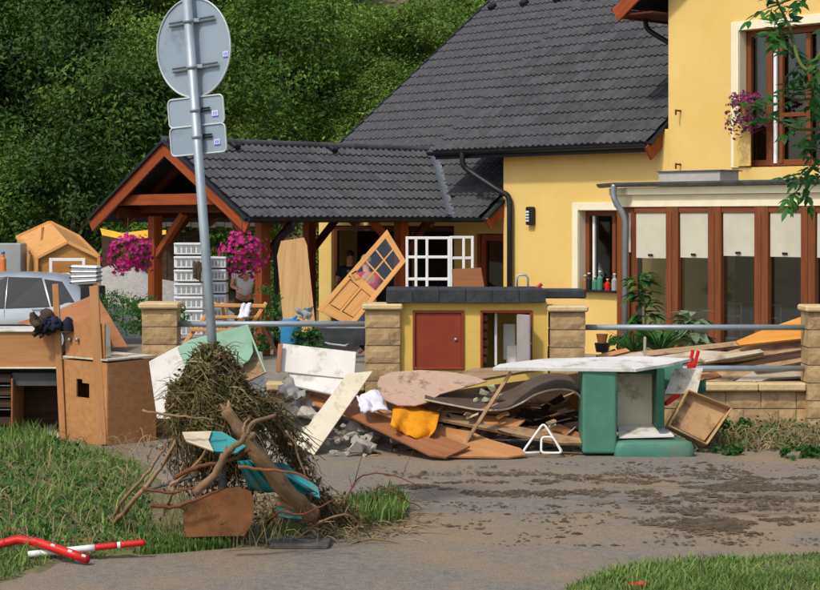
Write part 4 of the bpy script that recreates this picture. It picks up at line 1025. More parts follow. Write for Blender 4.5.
# --- blue bucket, shrub and wheelbarrow behind the rail
bk = thing('blue_sack', 'blue plastic sack behind the rail beside the green shrub', 'sack', P(291, 352, 22.5))
V, Fc = [], []
for j in range(9):
    z = j / 8
    for i in range(14):
        a = i / 14 * 6.283; r = (.11 + .03 * math.sin(3.1 * z)) * (1 + .22 * noise.noise(Vector((math.cos(a) * 2, math.sin(a) * 2, z * 3)))); V.append(P(291, 352, 22.5) + Vector((math.cos(a) * r, math.sin(a) * r, z * .42)))
for j in range(8):
    for i in range(14): Fc.append((j * 14 + i, j * 14 + (i + 1) % 14, (j + 1) * 14 + (i + 1) % 14, (j + 1) * 14 + i))
Fc.append(tuple(8 * 14 + i for i in range(14)))
emit('sack', V, Fc, BLUEC, bk, smooth=True); tube('tie', [P(291, 321, 22.5), P(297, 316, 22.5)], .02, BLUEC, bk, 6)
def bush(name, c, rx, rz, n, ls, m, label, seed, cat='shrub', stem=True):
    t = thing(name, label, cat, (c[0], c[1], c[2] - rz)); V, Fc = leafball(n, rx, rx, rz, 22, ls, seed)
    emit('foliage', [Vector(c) + v for v in V], Fc, m, t)
    if stem: tube('stem', [Vector(c) - Vector((0, 0, rz)), Vector(c) + Vector((.02, 0, rz * .4))], [.02, .008], STEM, t, 6)
    return t
bush('shrub', P(307, 342, 22.3), .22, .17, 1500, .05, LEAFP, 'small round green shrub behind the white panel', 31)
wb = thing('wheelbarrow', 'upturned grey wheelbarrow behind the rail left of the block pillar', 'wheelbarrow', P(345, 345, 24))
V, Fc = [], []
for (z, sx, sy) in ((0, .28, .2), (.1, .36, .27), (.24, .46, .34)):
    for k in range(16):
        a = k / 16 * 6.283; cx1 = math.copysign(abs(math.cos(a)) ** .5, math.cos(a)); sy1 = math.copysign(abs(math.sin(a)) ** .5, math.sin(a)); V.append(P(345, 337, 24) + Vector((cx1 * sx, sy1 * sy, z - .1)))
for j in range(2):
    for k in range(16): Fc.append((j * 16 + k, j * 16 + (k + 1) % 16, (j + 1) * 16 + (k + 1) % 16, (j + 1) * 16 + k))
Fc.append(tuple(range(15, -1, -1)))
emit('tray', V, Fc, ZINCD, wb)
for yy in (-.2, .2): tube('handle', [P(325, 343, 24 + yy), P(345, 346, 24 + yy), P(366, 330, 24 + yy)], .018, GALV, wb, 8)
V, Fc = tubevf([P(368, 342, 23.95), P(368, 342, 24.06)], .13, 18); emit('wheel', V, Fc, BLACKP, wb)
# --- weeds and planting behind the fence, left and centre
for k, (px, py, Y, rx, rz, n, lab) in enumerate(((122, 309, 27.5, .36, .30, 1100, 'leafy weeds behind the left block pillar'), (141, 312, 26.0, .3, .35, 1500, 'low weeds close to the left block pillar'), (264, 318, 24.0, .22, .5, 1500, 'slender green plant at the foot of the carport post'), (170, 322, 24, .25, .25, 800, 'small weeds right of the left block pillar'))):
    bush('weed_clump', P(px, py, Y), rx, rz, n, .05, LEAFP, lab, 50 + k, 'plant')
# gravel mound
V, Fc = [], []
for j in range(9):
    for i in range(24):
        a = i / 24 * 6.283; r = j / 8; h = (1 - r) ** .8 * 1.55 * (1 + .15 * noise.noise(Vector((math.cos(a), math.sin(a), r * 3))))
        V.append(Vector((-6.1, 37.5, 0)) + Vector((math.cos(a) * r * 2.9, math.sin(a) * r * 2.0, h)))
for j in range(8):
    for i in range(24): Fc.append((j * 24 + i, j * 24 + (i + 1) % 24, (j + 1) * 24 + (i + 1) % 24, (j + 1) * 24 + i))
tagp(emit('gravel_heap', V, Fc, mat('pale_gravel', '9d9a92', 'b6b2a9', 14, .95, .9, 40, rnd=0), smooth=True), 'pale grey gravel heap behind the carport post', 'gravel', kind='stuff')
# yellow tarp and dark shed roof edge behind the carport
tagp(slab('yellow_tarp', [(100, 228), (122, 233), (146, 230), (166, 230), (166, 234), (146, 238), (122, 239), (102, 235)], (130, 232, 40), 0, 30, .02, mat('yellow_sheet', 'dca613', 'e8b622', 4, .6, .1)), 'yellow sheeting stretched behind the carport', 'tarp')
sh = thing('shed', 'dark low timber shed behind the carport', 'shed', P(150, 300, 41))
for k in range(13): cbox('plank', P(106 + k * 8.2, 266, 41), (.182, .04, 1.6), DKWOOD, sh, ch=.006)
for k in range(13): cbox('roof_plank', P(158 + k * 8.2, 224 + (k % 2), 40.8), (.182, 1.4, .12), mat('shed_roof', '4c463f', '5d564e', 5, .9, .2), sh)
# --- house-shaped wooden box
hb = thing('wooden_playhouse', 'orange wooden house-shaped box with a pitched top beside the car', 'playhouse', P(60, 275, 34))
fY, bY = 33.2, 35.2
fr5 = [(37, 285, fY), (37, 258, fY), (68, 242, fY), (99, 257, fY), (99, 285, fY)]
bk5 = [(17, 270, bY), (17, 237, bY), (50, 222, bY), (78, 236, bY), (79, 270, bY)]
def polyslab(nm, pts, off, m, par): return prism(nm, [P(*p) for p in pts], off, m, par)
polyslab('front_board', fr5, (0, .04, 0), mat('playhouse_front', 'a87537', 'b98545', 4, .6, .06, 30, (.3, 4, 4)), hb)
polyslab('roof_board', [(17, 237, bY), (50, 222, bY), (68, 242, fY - .02), (36, 258.5, fY - .02)], (-.0, 0, -.05), PINE, hb)
polyslab('roof_board', [(50, 222, bY), (78, 236, bY), (99.5, 257, fY - .02), (68, 242, fY - .02)], (0, 0, -.05), PINE, hb)
polyslab('side_board', [(17, 238, bY), (36, 259, fY), (36, 285, fY), (17, 272, bY)], (.05, 0, 0), PINE, hb)
for a, b in ((fr5[1], fr5[2]), (fr5[2], fr5[3]), (bk5[1], bk5[2]), (bk5[2], bk5[3]), (fr5[0], fr5[1]), (fr5[3], fr5[4]), (bk5[1], fr5[1]), (bk5[3], fr5[3])):
    beam('edge_batten', P(a[0], a[1], a[2] - .05), P(b[0], b[1], b[2] - .05), .06, .06, PINE, hb)
for x in (43, 53): beam('batten', P(x, 228, 35.0), P(x - 1, 241, 34.2), .05, .05, OAKD, hb, up=(0, -1, 0))
wfm = open_frame('toy_window', 51, 84, 258, 276, 33.0, (), (), 'white framed small window leaning on the wooden playhouse', .06)
tagp(cbox('grey_box', P(8, 262, 33.4), (.62, .5, .72), GREYP, ch=.02), 'grey plastic box at the left edge behind the car', 'box')
bt = thing('spray_bottle', 'blue and orange plastic bottle in front of the grey box at the left edge', 'bottle', P(3, 271, 32.4))
V, Fc = tubevf([P(3, 271, 32.4), P(3, 259, 32.4), P(3, 257, 32.4), P(3, 254, 32.4)], [.06, .06, .03, .03], 12); emit('bottle_body', V, Fc, mat('orange_label', 'c8642a', 'd2763a', 4, .5, .03), bt, smooth=False)
tube('cap', [P(3, 254, 32.4), P(3, 251.5, 32.4)], .035, BLUEC, bt, 10)

# --- silver hatchback, its tail to the right
car = thing('car', 'silver hatchback parked behind the brown cabinets', 'car', (-7.65, 31.9, 0))
CARP = mat('silver_paint', 'b6bcbf', 'c2c8ca', 2, .28, .0, metal=.55, rnd=0)
CGL = mat('car_glass', '131b1c', '1d2728', 2, .06, 0, rnd=0, spec=.5)
cx0, cyc = -5.62, 31.9                           # tail x and centre line y; front is at smaller x
st_ = [  # distance from tail, sill z, belt z, roof z, half width belt, half width roof
    (0.00, .45, .78, .80, .62, .60), (.04, .32, .92, .95, .76, .62), (.16, .28, .93, 1.10, .80, .60), (.42, .26, .90, 1.36, .83, .585), (.75, .26, .87, 1.44, .845, .575),
    (1.3, .25, .85, 1.475, .85, .57), (1.9, .25, .84, 1.47, .85, .57), (2.4, .25, .84, 1.38, .845, .57), (2.75, .25, .84, 1.18, .84, .6), (3.05, .25, .84, .95, .83, .66),
    (3.5, .26, .80, .84, .81, .66), (3.85, .28, .70, .74, .76, .6), (4.0, .36, .60, .62, .62, .5)]
V, Fc = [], []
for (d, zs, zb, zr, wb_, wr_) in st_:
    prof = [(0, zs), (wb_ * .9, zs), (wb_ * 1.0, zs + .12), (wb_ * 1.02, (zs + zb) / 2 + .05), (wb_, zb), (wr_ + .06 * (zr - zb), zr - .06 if zr - zb > .1 else zr - .01), (wr_ - .1, zr), (0, zr + .012)]
    ring = [(-a, b) for a, b in prof] + [(a, b) for a, b in prof[-2:0:-1]]
    for a, b in ring: V.append(Vector((cx0 - d, cyc + a, b)))
n = 14
for i in range(len(st_) - 1):
    for k in range(n): Fc.append((i * n + k, i * n + (k + 1) % n, (i + 1) * n + (k + 1) % n, (i + 1) * n + k))
Fc.append(tuple(range(n))); Fc.append(tuple(range((len(st_) - 1) * n + n - 1, (len(st_) - 1) * n - 1, -1)))
bo = emit('body', V, Fc, CARP, car, smooth=True)
def cz(d, i):
    for a, b in zip(st_, st_[1:]):
        if a[0] <= d <= b[0]: t = (d - a[0]) / (b[0] - a[0]); return a[i] + (b[i] - a[i]) * t
def side_glass(nm, pts, s=-1):
    """pts: (distance from tail, fraction belt to roof)"""
    out = []
    for d, f in pts:
        zb, zr, w1_, w2_ = cz(d, 2), cz(d, 3) - .06, cz(d, 4), cz(d, 5) + .06 * (cz(d, 3) - cz(d, 2))
        out.append(Vector((cx0 - d, cyc + s * (w1_ + (w2_ - w1_) * f + .012), zb + (zr - zb) * f)))
    g_ = prism(nm, out, (0, -s * .01, 0), CGL, car); c_ = sum(out, Vector()) / len(out)
    prism('window_seal', [c_ + (o - c_) * 1.07 - Vector((0, s * .004, 0)) for o in out], (0, -s * .006, 0), BLACKP, g_)
    return g_
for s in (-1, 1):
    side_glass('side_window', [(.36, .2), (.74, .06), (.90, .93), (.60, .93)], s)
    side_glass('side_window', [(.80, .05), (1.54, .04), (1.54, .96), (.98, .96)], s)
    side_glass('side_window', [(1.61, .04), (2.66, .04), (2.38, .93), (1.61, .97)], s)
    for d in (.72, 3.15):
        yy = cyc + s * .74
        V, Fc = tubevf([(cx0 - d, yy - .1, .3), (cx0 - d, yy + .1, .3)], .3, 20); w_ = emit('wheel', V, Fc, BLACKP, car)
        V, Fc = tubevf([(cx0 - d, yy + s * .09, .3), (cx0 - d, yy + s * .115, .3)], .2, 16); emit('rim', V, Fc, GALV, w_)
    for d in (.78, 1.575, 2.72): beam('panel_gap', (cx0 - d, cyc + s * (cz(d, 4) * 1.018 + .002), .34), (cx0 - d, cyc + s * (cz(d, 4) * 1.004), cz(d, 2) - .01), .008, .008, BLACKP, car, up=(1, 0, 0))
    beam('side_moulding', (cx0 - .3, cyc + s * .872, .55), (cx0 - 2.9, cyc + s * .872, .55), .012, .05, BLACKP, car)
    cbox('door_handle', (cx0 - 1.0, cyc + s * .865, .84), (.18, .03, .03), CARP, car)
    cbox('taillight', (cx0 - .05, cyc + s * .66, .86), (.08, .18, .22), REDP, car, ch=.03)
    cbox('mirror', (cx0 - 2.62, cyc + s * .95, .98), (.12, .2, .13), CARP, car, ch=.04)
prism('rear_window', [(cx0 - .17, cyc - .56, 1.10), (cx0 - .17, cyc + .56, 1.10), (cx0 - .41, cyc + .50, 1.345), (cx0 - .41, cyc - .50, 1.345)], (.02, 0, .02), CGL, car)
prism('windscreen', [(cx0 - 2.98, cyc - .6, 1.0), (cx0 - 2.98, cyc + .6, 1.0), (cx0 - 2.45, cyc + .5, 1.37), (cx0 - 2.45, cyc - .5, 1.37)], (-.02, 0, .02), CGL, car)
cbox('bumper', (cx0 - .02, cyc, .45), (.1, 1.3, .22), CARP, car, ch=.05)
# striped cushions piled on a black crate behind the cabinets
tagp(cbox('black_crate', P(93, 318, 28.5), (.34, .4, 1.05), BLACKP, ch=.02), 'black crate carrying the striped cushions', 'crate')
for k in range(4):
    c = P(86, 281.5 - k * 4.6, 28.5); cu = thing('cushion', ['lowest', 'second lowest', 'second highest', 'topmost'][k] + ' striped cushion of the pile by the car tail', 'cushion', c, 'striped cushions')
    v, f = boxvf(.46, .4, .075, .03); link('pad', mesh(v, f, WHITEP), cu, Matrix.Translation(c) @ Rot(0, -4 + k * 2, 0))
    v, f = boxvf(.465, .405, .028, .01); link('stripe', mesh(v, f, BLACKP), cu, Matrix.Translation(c) @ Rot(0, -4 + k * 2, 0))

# --- heap of boards behind the low wall at the right
def board(outline, anchor, yaw, tilt, th, m, lab, cat='board', grain=None, group='boards heaped behind the low wall', name='board'):
    return tagp(slab(name, outline, anchor, yaw, tilt, th, m, None, grain), lab, cat, group)
HB = [
 ([(736, 341), (760, 331), (806, 315), (840, 304), (840, 335), (806, 338), (740, 345)], (780, 330, 20.7), 0, 50, ORANGEB, 'bright orange board on top of the timber heap by the right pillar'),
 ([(596, 356), (720, 343), (745, 340), (744, 345), (700, 350), (600, 362)], (680, 350, 20.8), 0, 55, RAW, 'long thin brown board along the top of the timber heap'),
 ([(620, 362), (700, 350), (728, 352), (722, 358), (650, 362)], (680, 356, 20.65), 0, 60, RAWL, 'long pale board under the thin brown one'),
 ([(688, 362), (745, 347), (806, 336), (806, 349), (735, 360)], (750, 351, 20.6), 0, 62, RAW, 'wide brown board below the orange board'),
 ([(696, 366), (735, 361), (806, 352), (806, 356), (790, 362), (720, 368)], (750, 360, 20.5), 0, 55, DKWOOD, 'dark board in the middle of the timber heap'),
 ([(660, 370), (700, 361), (792, 358), (786, 363), (730, 368), (668, 376)], (720, 366, 20.45), 0, 62, RAW, 'weathered board above the lower rail'),
 ([(690, 372), (748, 368), (752, 372), (728, 383), (690, 382)], (720, 376, 20.3), 0, 58, RAW, 'square-ended grey board below the lower rail'),
 ([(730, 384), (752, 371), (806, 370), (806, 376), (770, 378), (750, 385)], (770, 377, 20.28), 0, 62, RAWL, 'pale board by the foot of the right pillar'),
 ([(758, 384), (786, 374), (806, 372), (806, 388), (758, 388)], (785, 381, 20.4), 0, 45, DKWOOD, 'dark board end at the foot of the right pillar'),
 ([(592, 360), (640, 352), (648, 356), (600, 366)], (620, 360, 20.6), 0, 60, RAWL, 'short pale board at the left end of the timber heap'),
 ([(596, 355), (626, 348), (630, 351), (602, 358)], (613, 353, 20.4), 0, 55, OAK, 'short orange stick beside the plants'),
 ([(624, 372), (690, 366), (700, 374), (690, 386), (630, 388)], (660, 378, 20.7), 0, 55, DKWOOD, 'dark sheet low in the timber heap'),
 ([(640, 366), (664, 362), (800, 346), (806, 351), (700, 366)], (720, 358, 20.75), 0, 58, RAW, 'split brown board sloping up to the right pillar'),
]
HB += [([(640, 369), (700, 359), (806, 344), (806, 347), (700, 364)], (720, 357, 20.68), 0, 52, DKWOOD, 'thin dark lath between the upper boards of the timber heap'),
 ([(700, 358), (760, 349), (764, 352), (706, 362)], (735, 355, 20.4), 8, 50, RAWL, 'short pale batten on the middle of the timber heap'),
 ([(752, 366), (806, 357), (806, 361), (756, 370)], (780, 363, 20.35), -5, 50, RAW, 'narrow grey batten near the right pillar above the lower rail'),
 ([(664, 380), (716, 372), (722, 376), (672, 386)], (694, 379, 20.2), 6, 48, OAKD, 'short brown batten low at the left of the timber heap'),
 ([(610, 366), (690, 355), (694, 358), (616, 371)], (650, 362, 20.35), -4, 52, RAW, 'rough batten along the front of the timber heap')]
for ol, an, yw, ti, m, lb in HB: board(ol, an, yw, ti, .03, m, lb)
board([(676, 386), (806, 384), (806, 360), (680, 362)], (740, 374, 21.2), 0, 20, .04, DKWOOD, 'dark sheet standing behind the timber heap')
tagp(beam('stake', P(644.5, 358, 20.4), P(645, 337, 20.4), .03, .03, RAWL, None, up=(0, 1, 0)), 'short pale upright stake in front of the plants', 'stake')

# --- garden plants before the conservatory
def strap_plant(c, n, l, w, label, seed, m=LEAFP, up=1.0):
    rg = random.Random(seed); t = thing('strap_leaf_plant', label, 'plant', c); V, Fc = [], []
    for k in range(n):
        a = rg.uniform(0, 6.28); ll = l * rg.uniform(.6, 1.1); d = Vector((math.cos(a), math.sin(a), 0)); s = Vector((-math.sin(a), math.cos(a), 0)); b = len(V); lift = rg.uniform(.5, 1.1) * up
        for j in range(5):
            u = j / 4; p = Vector(c) + d * ll * u * .8 + Vector((0, 0, ll * lift * (u - .55 * u * u))); ww = w * (1 - u) ** .6 * (1 if j else .6); V += [p - s * ww, p + s * ww]
        for j in range(4): Fc.append((b + 2 * j, b + 2 * j + 1, b + 2 * j + 3, b + 2 * j + 2))
    emit('leaves', V, Fc, m, t); tube('stem', [Vector(c) - Vector((0, 0, .1)), Vector(c) + Vector((0, 0, .08))], .03, STEM, t, 6)
def broad_plant(c, h, n, ls, label, seed, m=LEAFP):
    rg = random.Random(seed); t = thing('broad_leaf_plant', label, 'plant', c); V, Fc = [], []
    stem = rnd_path([Vector(c), Vector(c) + Vector((.03, 0, h * .5)), Vector(c) + Vector((-.03, 0, h))], .01, 4); tube('stem', stem, .012, STEM, t, 6)
    for k in range(n):
        p0 = stem[int(len(stem) * rg.uniform(.25, .99))]; a = rg.uniform(0, 6.28); el = rg.uniform(-.3, .5); d = Vector((math.cos(a), math.sin(a), el)).normalized(); s = d.cross(Vector((0, 0, 1))).normalized(); nn = s.cross(d)
        p = p0 + d * rg.uniform(.02, .1); l = ls * rg.uniform(.7, 1.3); b = len(V)
        V += [p, p + d * l * .4 + s * l * .22 + nn * l * .06, p + d * l * .4 - nn * 0, p + d * l * .4 - s * l * .22 + nn * l * .06, p + d * l * .75 + s * l * .14 - Vector((0, 0, l * .1)), p + d * l * .75 - s * l * .14 - Vector((0, 0, l * .1)), p + d * l - Vector((0, 0, l * .25))]
        Fc += [(b, b + 1, b + 2), (b, b + 2, b + 3), (b + 1, b + 4, b + 6, b + 2), (b + 2, b + 6, b + 5, b + 3)]
    emit('leaves', V, Fc, m, t)
PALEL = mat('silvery_leaf', '6d8560', '8ea07c', 4, .7, 0, rnd=0, island=.25, trans=.2)
broad_plant(P(643, 352, 23.2), .98, 120, .22, 'tall broad-leaved plant against the conservatory downpipe', 61)
broad_plant(P(692, 353, 23.0), .46, 75, .27, 'pale broad-leaved plant before the second conservatory pane', 62, PALEL)
broad_plant(P(672, 350, 24.0), .3, 26, .2, 'mixed pale leaves between the strap-leaved plants', 65, PALEL)
strap_plant(P(660, 354, 22.6), 130, .85, .015, 'spiky strap-leaved plant in the middle of the bed', 63)
strap_plant(P(634, 354, 22.8), 80, .65, .013, 'low grassy plant at the left of the bed', 64)
bush('garden_shrub', P(618, 348, 24.4), .2, .16, 700, .08, LEAFP, 'small dark shrub beside the block pillar and the bed', 66)
# things left on the sill and by the pillar
for k, (q, m, h, lab) in enumerate(((5.45, OAKD, .26, 'brown bottle on the window sill'), (5.54, BLACKP, .30, 'dark bottle on the window sill'), (5.80, GREENV, .34, 'green bottle on the window sill'), (5.98, REDP, .2, 'red canister on the window sill'), (6.14, GREYP, .3, 'grey bag on the window sill'), (5.68, GREENV, .24, 'small green jar on the window sill'))):
    b = L(5.30, q, 1.172); t = thing('bottle', lab, 'bottle', b, 'bottles on the sill'); V, Fc = tubevf([b, b + Vector((0, 0, h * .62)), b + Vector((0, 0, h * .75)), b + Vector((0, 0, h * .92))], [.055, .055, .022, .022], 10); emit('bottle_body', V, Fc, m, t); tube('cap', [b + Vector((0, 0, h * .92)), b + Vector((0, 0, h))], .026, WHITEP, t, 8)
pt = thing('stacked_pots', 'dark flower pots stacked beside the block pillar', 'pots', P(602, 352, 20.6))
for k in range(2):
    V, Fc = tubevf([P(602, 352 - k * 9, 20.6), P(602, 343 - k * 9, 20.6)], [.07 - .02 * k, .09 - .02 * k], 12); emit('pot', V, Fc, (BLACKP, OAKD)[k], pt)
# white garden chairs inside the conservatory
for k, (q, lab) in enumerate(((9.4, 'white wire chair behind the third conservatory pane'), (10.15, 'white wire chair behind the fourth conservatory pane'))):
    b = L(4.1, q, .09); t = thing('wire_chair', lab, 'chair', b, 'wire chairs in the conservatory')
    e1, e2 = W_ * .22, U * .2
    for s1 in (-1, 1):
        tube('leg', [b + e1 * s1 - e2, b + e1 * s1 - e2 + Vector((0, 0, .45))], .012, WHITET, t, 6)
        tube('back_leg', [b + e1 * s1 + e2, b + e1 * s1 + e2 + Vector((0, 0, 1.0))], .012, WHITET, t, 6)
        tube('seat_bar', [b + e1 * s1 - e2 + Vector((0, 0, .45)), b + e1 * s1 + e2 + Vector((0, 0, .45))], .012, WHITET, t, 6)
    for zz in (.62, .8, 1.0): tube('back_bar', [b - e1 + e2 + Vector((0, 0, zz)), b + e1 + e2 + Vector((0, 0, zz))], .012, WHITET, t, 6)
    for k2 in range(5):
        o = e2 * (-1 + k2 * .5) + Vector((0, 0, .45)); tube('seat_wire', [b - e1 + o, b + e1 + o], .008, WHITET, t, 5)
# wire handle and red tool on the black slab
hn = thing('metal_hoop', 'small bent metal hoop standing on the black slab by the house wall', 'hoop', P(521, 291, 20.3))
tube('hoop', [P(517, 291, 20.3), P(517, 278, 20.3), P(519, 275, 20.3), P(526, 275, 20.3), P(528, 278, 20.3), P(528, 291, 20.3)], .012, GALV, hn, 8)
tagp(tube('red_rod', [P(533, 291, 20.3), P(542, 284, 20.3)], .02, REDP, None, 8), 'short red rod lying on the black slab beside the hoop', 'rod')

# ------------------------------------------------------------------ flood debris in front of the fence
def piece(outline, anchor, yaw, tilt, th, m, lab, cat='board', grain=None, name='board', parent=None):
    o = slab(name, outline, anchor, yaw, tilt, th, m, parent, grain)
    return o if parent else tagp(o, lab, cat)
# --- brown wardrobe section with a broken panel (left)
cA = G(108, 447); cB = Vector((P(62, 440, 19.35).x, 19.35, 0)); e1 = (cB - cA); e1.z = 0; e1n = e1.normalized(); wl_ = e1.length
e2n = Vector((-e1n.y, e1n.x, 0)); e2n = e2n if e2n.y > 0 and e2n.x > 0 else -e2n
if e2n.y < 0: e2n = -e2n
WD, WH = .66, .90
wr = thing('wardrobe', 'brown veneered wardrobe section with a jagged hole in its front, beside the dark desk', 'wardrobe', cA + (e1 + e2n * WD) / 2)
def wpt(a, b, z): return cA + e1n * a + e2n * b + Vector((0, 0, z))
# front with the stepped hole
hx = [(.16, .36, .47, .66)]
holed('front_panel', lambda a, b, d: wpt(wl_ - a, d, b), wl_, WH, [(wl_ * .32, wl_ * .60, .50, .60), (wl_ * .32, wl_ * .45, .60, .70), (wl_ * .40, wl_ * .60, .60, .66)], .018, OAK, wr)
prism('side_panel', [wpt(-.002, 0, 0), wpt(-.002, WD, 0), wpt(-.002, WD, WH + .02), wpt(-.002, 0, WH)], e1n * .02, OAK, wr)
prism('side_panel', [wpt(wl_ - .02, .02, 0), wpt(wl_ - .02, WD, 0), wpt(wl_ - .02, WD, WH), wpt(wl_ - .02, .02, WH)], e1n * .018, OAKD, wr)
prism('back_panel', [wpt(.02, WD - .01, 0), wpt(wl_ - .03, WD - .01, 0), wpt(wl_ - .03, WD - .01, WH), wpt(.02, WD - .01, WH)], e2n * .01, OAKD, wr)
prism('top_panel', [wpt(-.01, -.01, WH + .022), wpt(-.01, WD, WH + .032), wpt(wl_, WD, WH + .032), wpt(wl_, -.01, WH + .022)], (0, 0, .018), CREAMB, wr)
# upright strips that stick out above it
beam('upright', wpt(.06, -.03, .02), P(94, 286, 18.95), .10, .035, OAK, wr, up=(0, 1, 0))
beam('upright', wpt(wl_ - .06, -.03, .02), P(55.5, 284, 19.35), .07, .035, OAK, wr, up=(0, 1, 0))
# drawer unit lying on top with two knobs
dz0 = WH + .045
du = thing('drawer_unit', 'brown drawer front with two knobs lying on the wardrobe section', 'drawer unit', wpt(wl_ / 2, .3, dz0))
prism('front', [wpt(.1, .03, dz0), wpt(wl_ - .02, .03, dz0), wpt(wl_ - .02, .03, dz0 + .37), wpt(.1, .03, dz0 + .37)], e2n * .02, OAK, du)
prism('side', [wpt(.1, .05, dz0), wpt(.1, .12, dz0), wpt(.1, .10, dz0 + .34), wpt(.1, .05, dz0 + .37)], e1n * .016, CREAMB, du)
prism('base', [wpt(.1, .05, dz0), wpt(.1, .35, dz0), wpt(wl_ - .03, .35, dz0), wpt(wl_ - .03, .05, dz0)], (0, 0, .016), CREAMB, du)
for px in (71.5, 79):
    k_ = plane_hit(px, 339.5, wpt(.1, .03, 0), (e2n)); tube('knob', [k_, k_ - e2n * .02, k_ - e2n * .03, k_ - e2n * .045], [.012, .012, .024, .016], ZINC, du, 12)
# --- long desk at the left edge: white top, brown fronts, dark knee hole
DYk = 19.35
dk = thing('desk', 'long brown desk with a white top at the left edge, dark hollow beneath', 'desk', P(20, 440, DYk))
def dq_(x0, x1, y0, y1, Y, th, m, nm): 
    a, b = P(x0, y1, Y), P(x1, y0, Y); return cbox(nm, ((a.x + b.x) / 2, Y + th / 2, (a.z + b.z) / 2), (abs(b.x - a.x), th, abs(b.z - a.z)), m, dk, ch=.003)
dq_(-45, 57, 331.5, 367, DYk, .02, OAK, 'front_panel')
a = P(-45, 331, DYk); b = P(96, 331, DYk); cbox('desk_top', ((a.x + b.x) / 2, DYk + .3, a.z + .002), (b.x - a.x, .66, .025), WHITE, dk)
a = P(-45, 368, DYk); b = P(57, 368, DYk); cbox('under_board', ((a.x + b.x) / 2, DYk + .29, a.z - .0), (b.x - a.x, .62, .02), CREAMB, dk)
dq_(12, 57, 373, 386, DYk + .08, .4, mat('grey_drawer', '4a4c4c', '565858', 4, .7, .05), 'inner_drawer')
cbox('back_board', P(10, 405, DYk + .62), (1.2, .02, .85), DKWOOD, dk)
for px in (11.5, -30): 
    a = P(px, 405, DYk); cbox('leg_panel', (a.x, DYk + .3, .34), (.022, .56, .68), OAKD, dk)
for py in (386, 397.5, 410):
    a = P(-9, py, DYk); cbox('drawer_rail', (a.x, DYk + .06, a.z), (.42, .1, .008), ZINCD, dk); 
for py in (379, 392, 404, 422):
    a = P(-9, py, DYk); cbox('pedestal_drawer', (a.x, DYk + .2, a.z), (.43, .3, .09), DKWOOD, dk)
# sloping brown sheet behind, clothes on top
piece([(17, 323), (60, 309), (96, 293.5), (128, 347), (97, 347), (60, 330)], (90, 330, 19.95), -12, 12, .018, OAKD, 'large torn brown sheet leaning behind the wardrobe section', grain=(30, -10))
cloth('jacket', [P(30, 315, 19.25), P(56, 312, 19.4), P(55, 331, 19.3), P(34, 338, 19.2)], CLOTHD, 'crumpled dark brown jacket thrown on the desk', 'jacket', .04, .11, 15, seed=8)
cloth('cloth', [P(44, 318, 19.2), P(58, 320, 19.3), P(57, 332, 19.2), P(42, 331, 19.15)], NAVY, 'dark navy cloth beside the brown jacket', 'cloth', .05, .07, 11, seed=9)
V, Fc = [], []
cc = P(68, 331, 19.3)
for j in range(7):
    for i in range(14):
        a = i / 14 * 6.283; ph = j / 6 * 1.57; V.append(cc + Vector((math.cos(a) * math.sin(ph) * .085, math.sin(a) * math.sin(ph) * .1, math.cos(ph) * .15 * (1 + .15 * noise.noise(Vector((i * .7, j * .7, 0)))))))
for j in range(6):
    for i in range(14): Fc.append((j * 14 + i, j * 14 + (i + 1) % 14, (j + 1) * 14 + (i + 1) % 14, (j + 1) * 14 + i))
tagp(emit('navy_cap', V, Fc, NAVY, smooth=True), 'dark navy cap lying next to the jacket', 'cap')
cloth('plastic_bag', [G(33, 424) + Vector((0, 0, .12)), G(52, 420) + Vector((0, 0, .1)), G(64, 440), G(42, 442)], mat('dirty_bag', 'a9a398', 'bdb7ab', 6, .6, .3), 'crumpled dirty white bag in the grass under the desk', 'bag', .01, .09, 13, seed=12)
# --- white board and green table top behind the debris mound
piece([(149, 361.5), (178, 346), (212, 340), (262, 352), (268, 398), (225, 422), (157, 418)], (200, 385, 18.6), 8, 24, .02, WHITE, 'white laminate board leaning behind the weed-wrapped sign pole', grain=(10, -5))
gt = thing('green_table_top', 'pale green table top with a rounded corner propped behind the sign pole', 'table top', P(220, 385, 18.2))
piece([(180, 347), (191, 339.5), (247, 325), (266, 372), (250, 380), (205, 392)], (220, 360, 18.35), 6, 40, .025, RAW, '', parent=gt, name='underside_frame', grain=(20, -5))
piece([(177.5, 347.5), (190, 339.5), (247, 324.5), (252, 341), (253, 352), (249, 360), (240, 366), (226, 368), (186, 366)], (220, 350, 18.3), 6, 40, .02, GREENL, '', parent=gt, name='top', grain=(20, -5))
beam('edge_strip', P(247, 325, 18.42), P(266, 373, 18.15), .02, .03, GREENL, gt, up=(0, -1, 0))
# --- white panels
piece([(282, 343.5), (356, 352), (354, 379), (279, 371)], (318, 361, 18.9), -4, 18, .022, WHITE, 'white panel with brown edges lying on its side on the rubble', grain=(30, 3))
piece([(278, 344), (282.5, 343), (280, 372.5), (276, 371)], (280, 358, 18.86), -4, 18, .03, OAKD, 'narrow brown edge strip at the left end of the white panel')
piece([(288, 373), (352, 380), (340, 396), (296, 386)], (320, 382, 18.8), 0, 55, .02, WHITE, 'second white panel half hidden under the first')
piece([(308, 390), (330, 379), (352, 386), (330, 399)], (330, 389, 18.95), 0, 60, .02, OAK, 'short tan board between the white panels and the plank')
piece([(304, 399), (323, 394), (350, 404), (330, 412)], (325, 402, 18.8), 0, 60, .02, OAK, 'tan board end sticking out left of the cream plank')
piece([(347.5, 373.5), (372.5, 371), (314, 455), (294.5, 443.5)], (302, 450, 18.1), -4, 24, .025, CREAMB, 'dirty cream plank leaning on the rubble', 'plank')
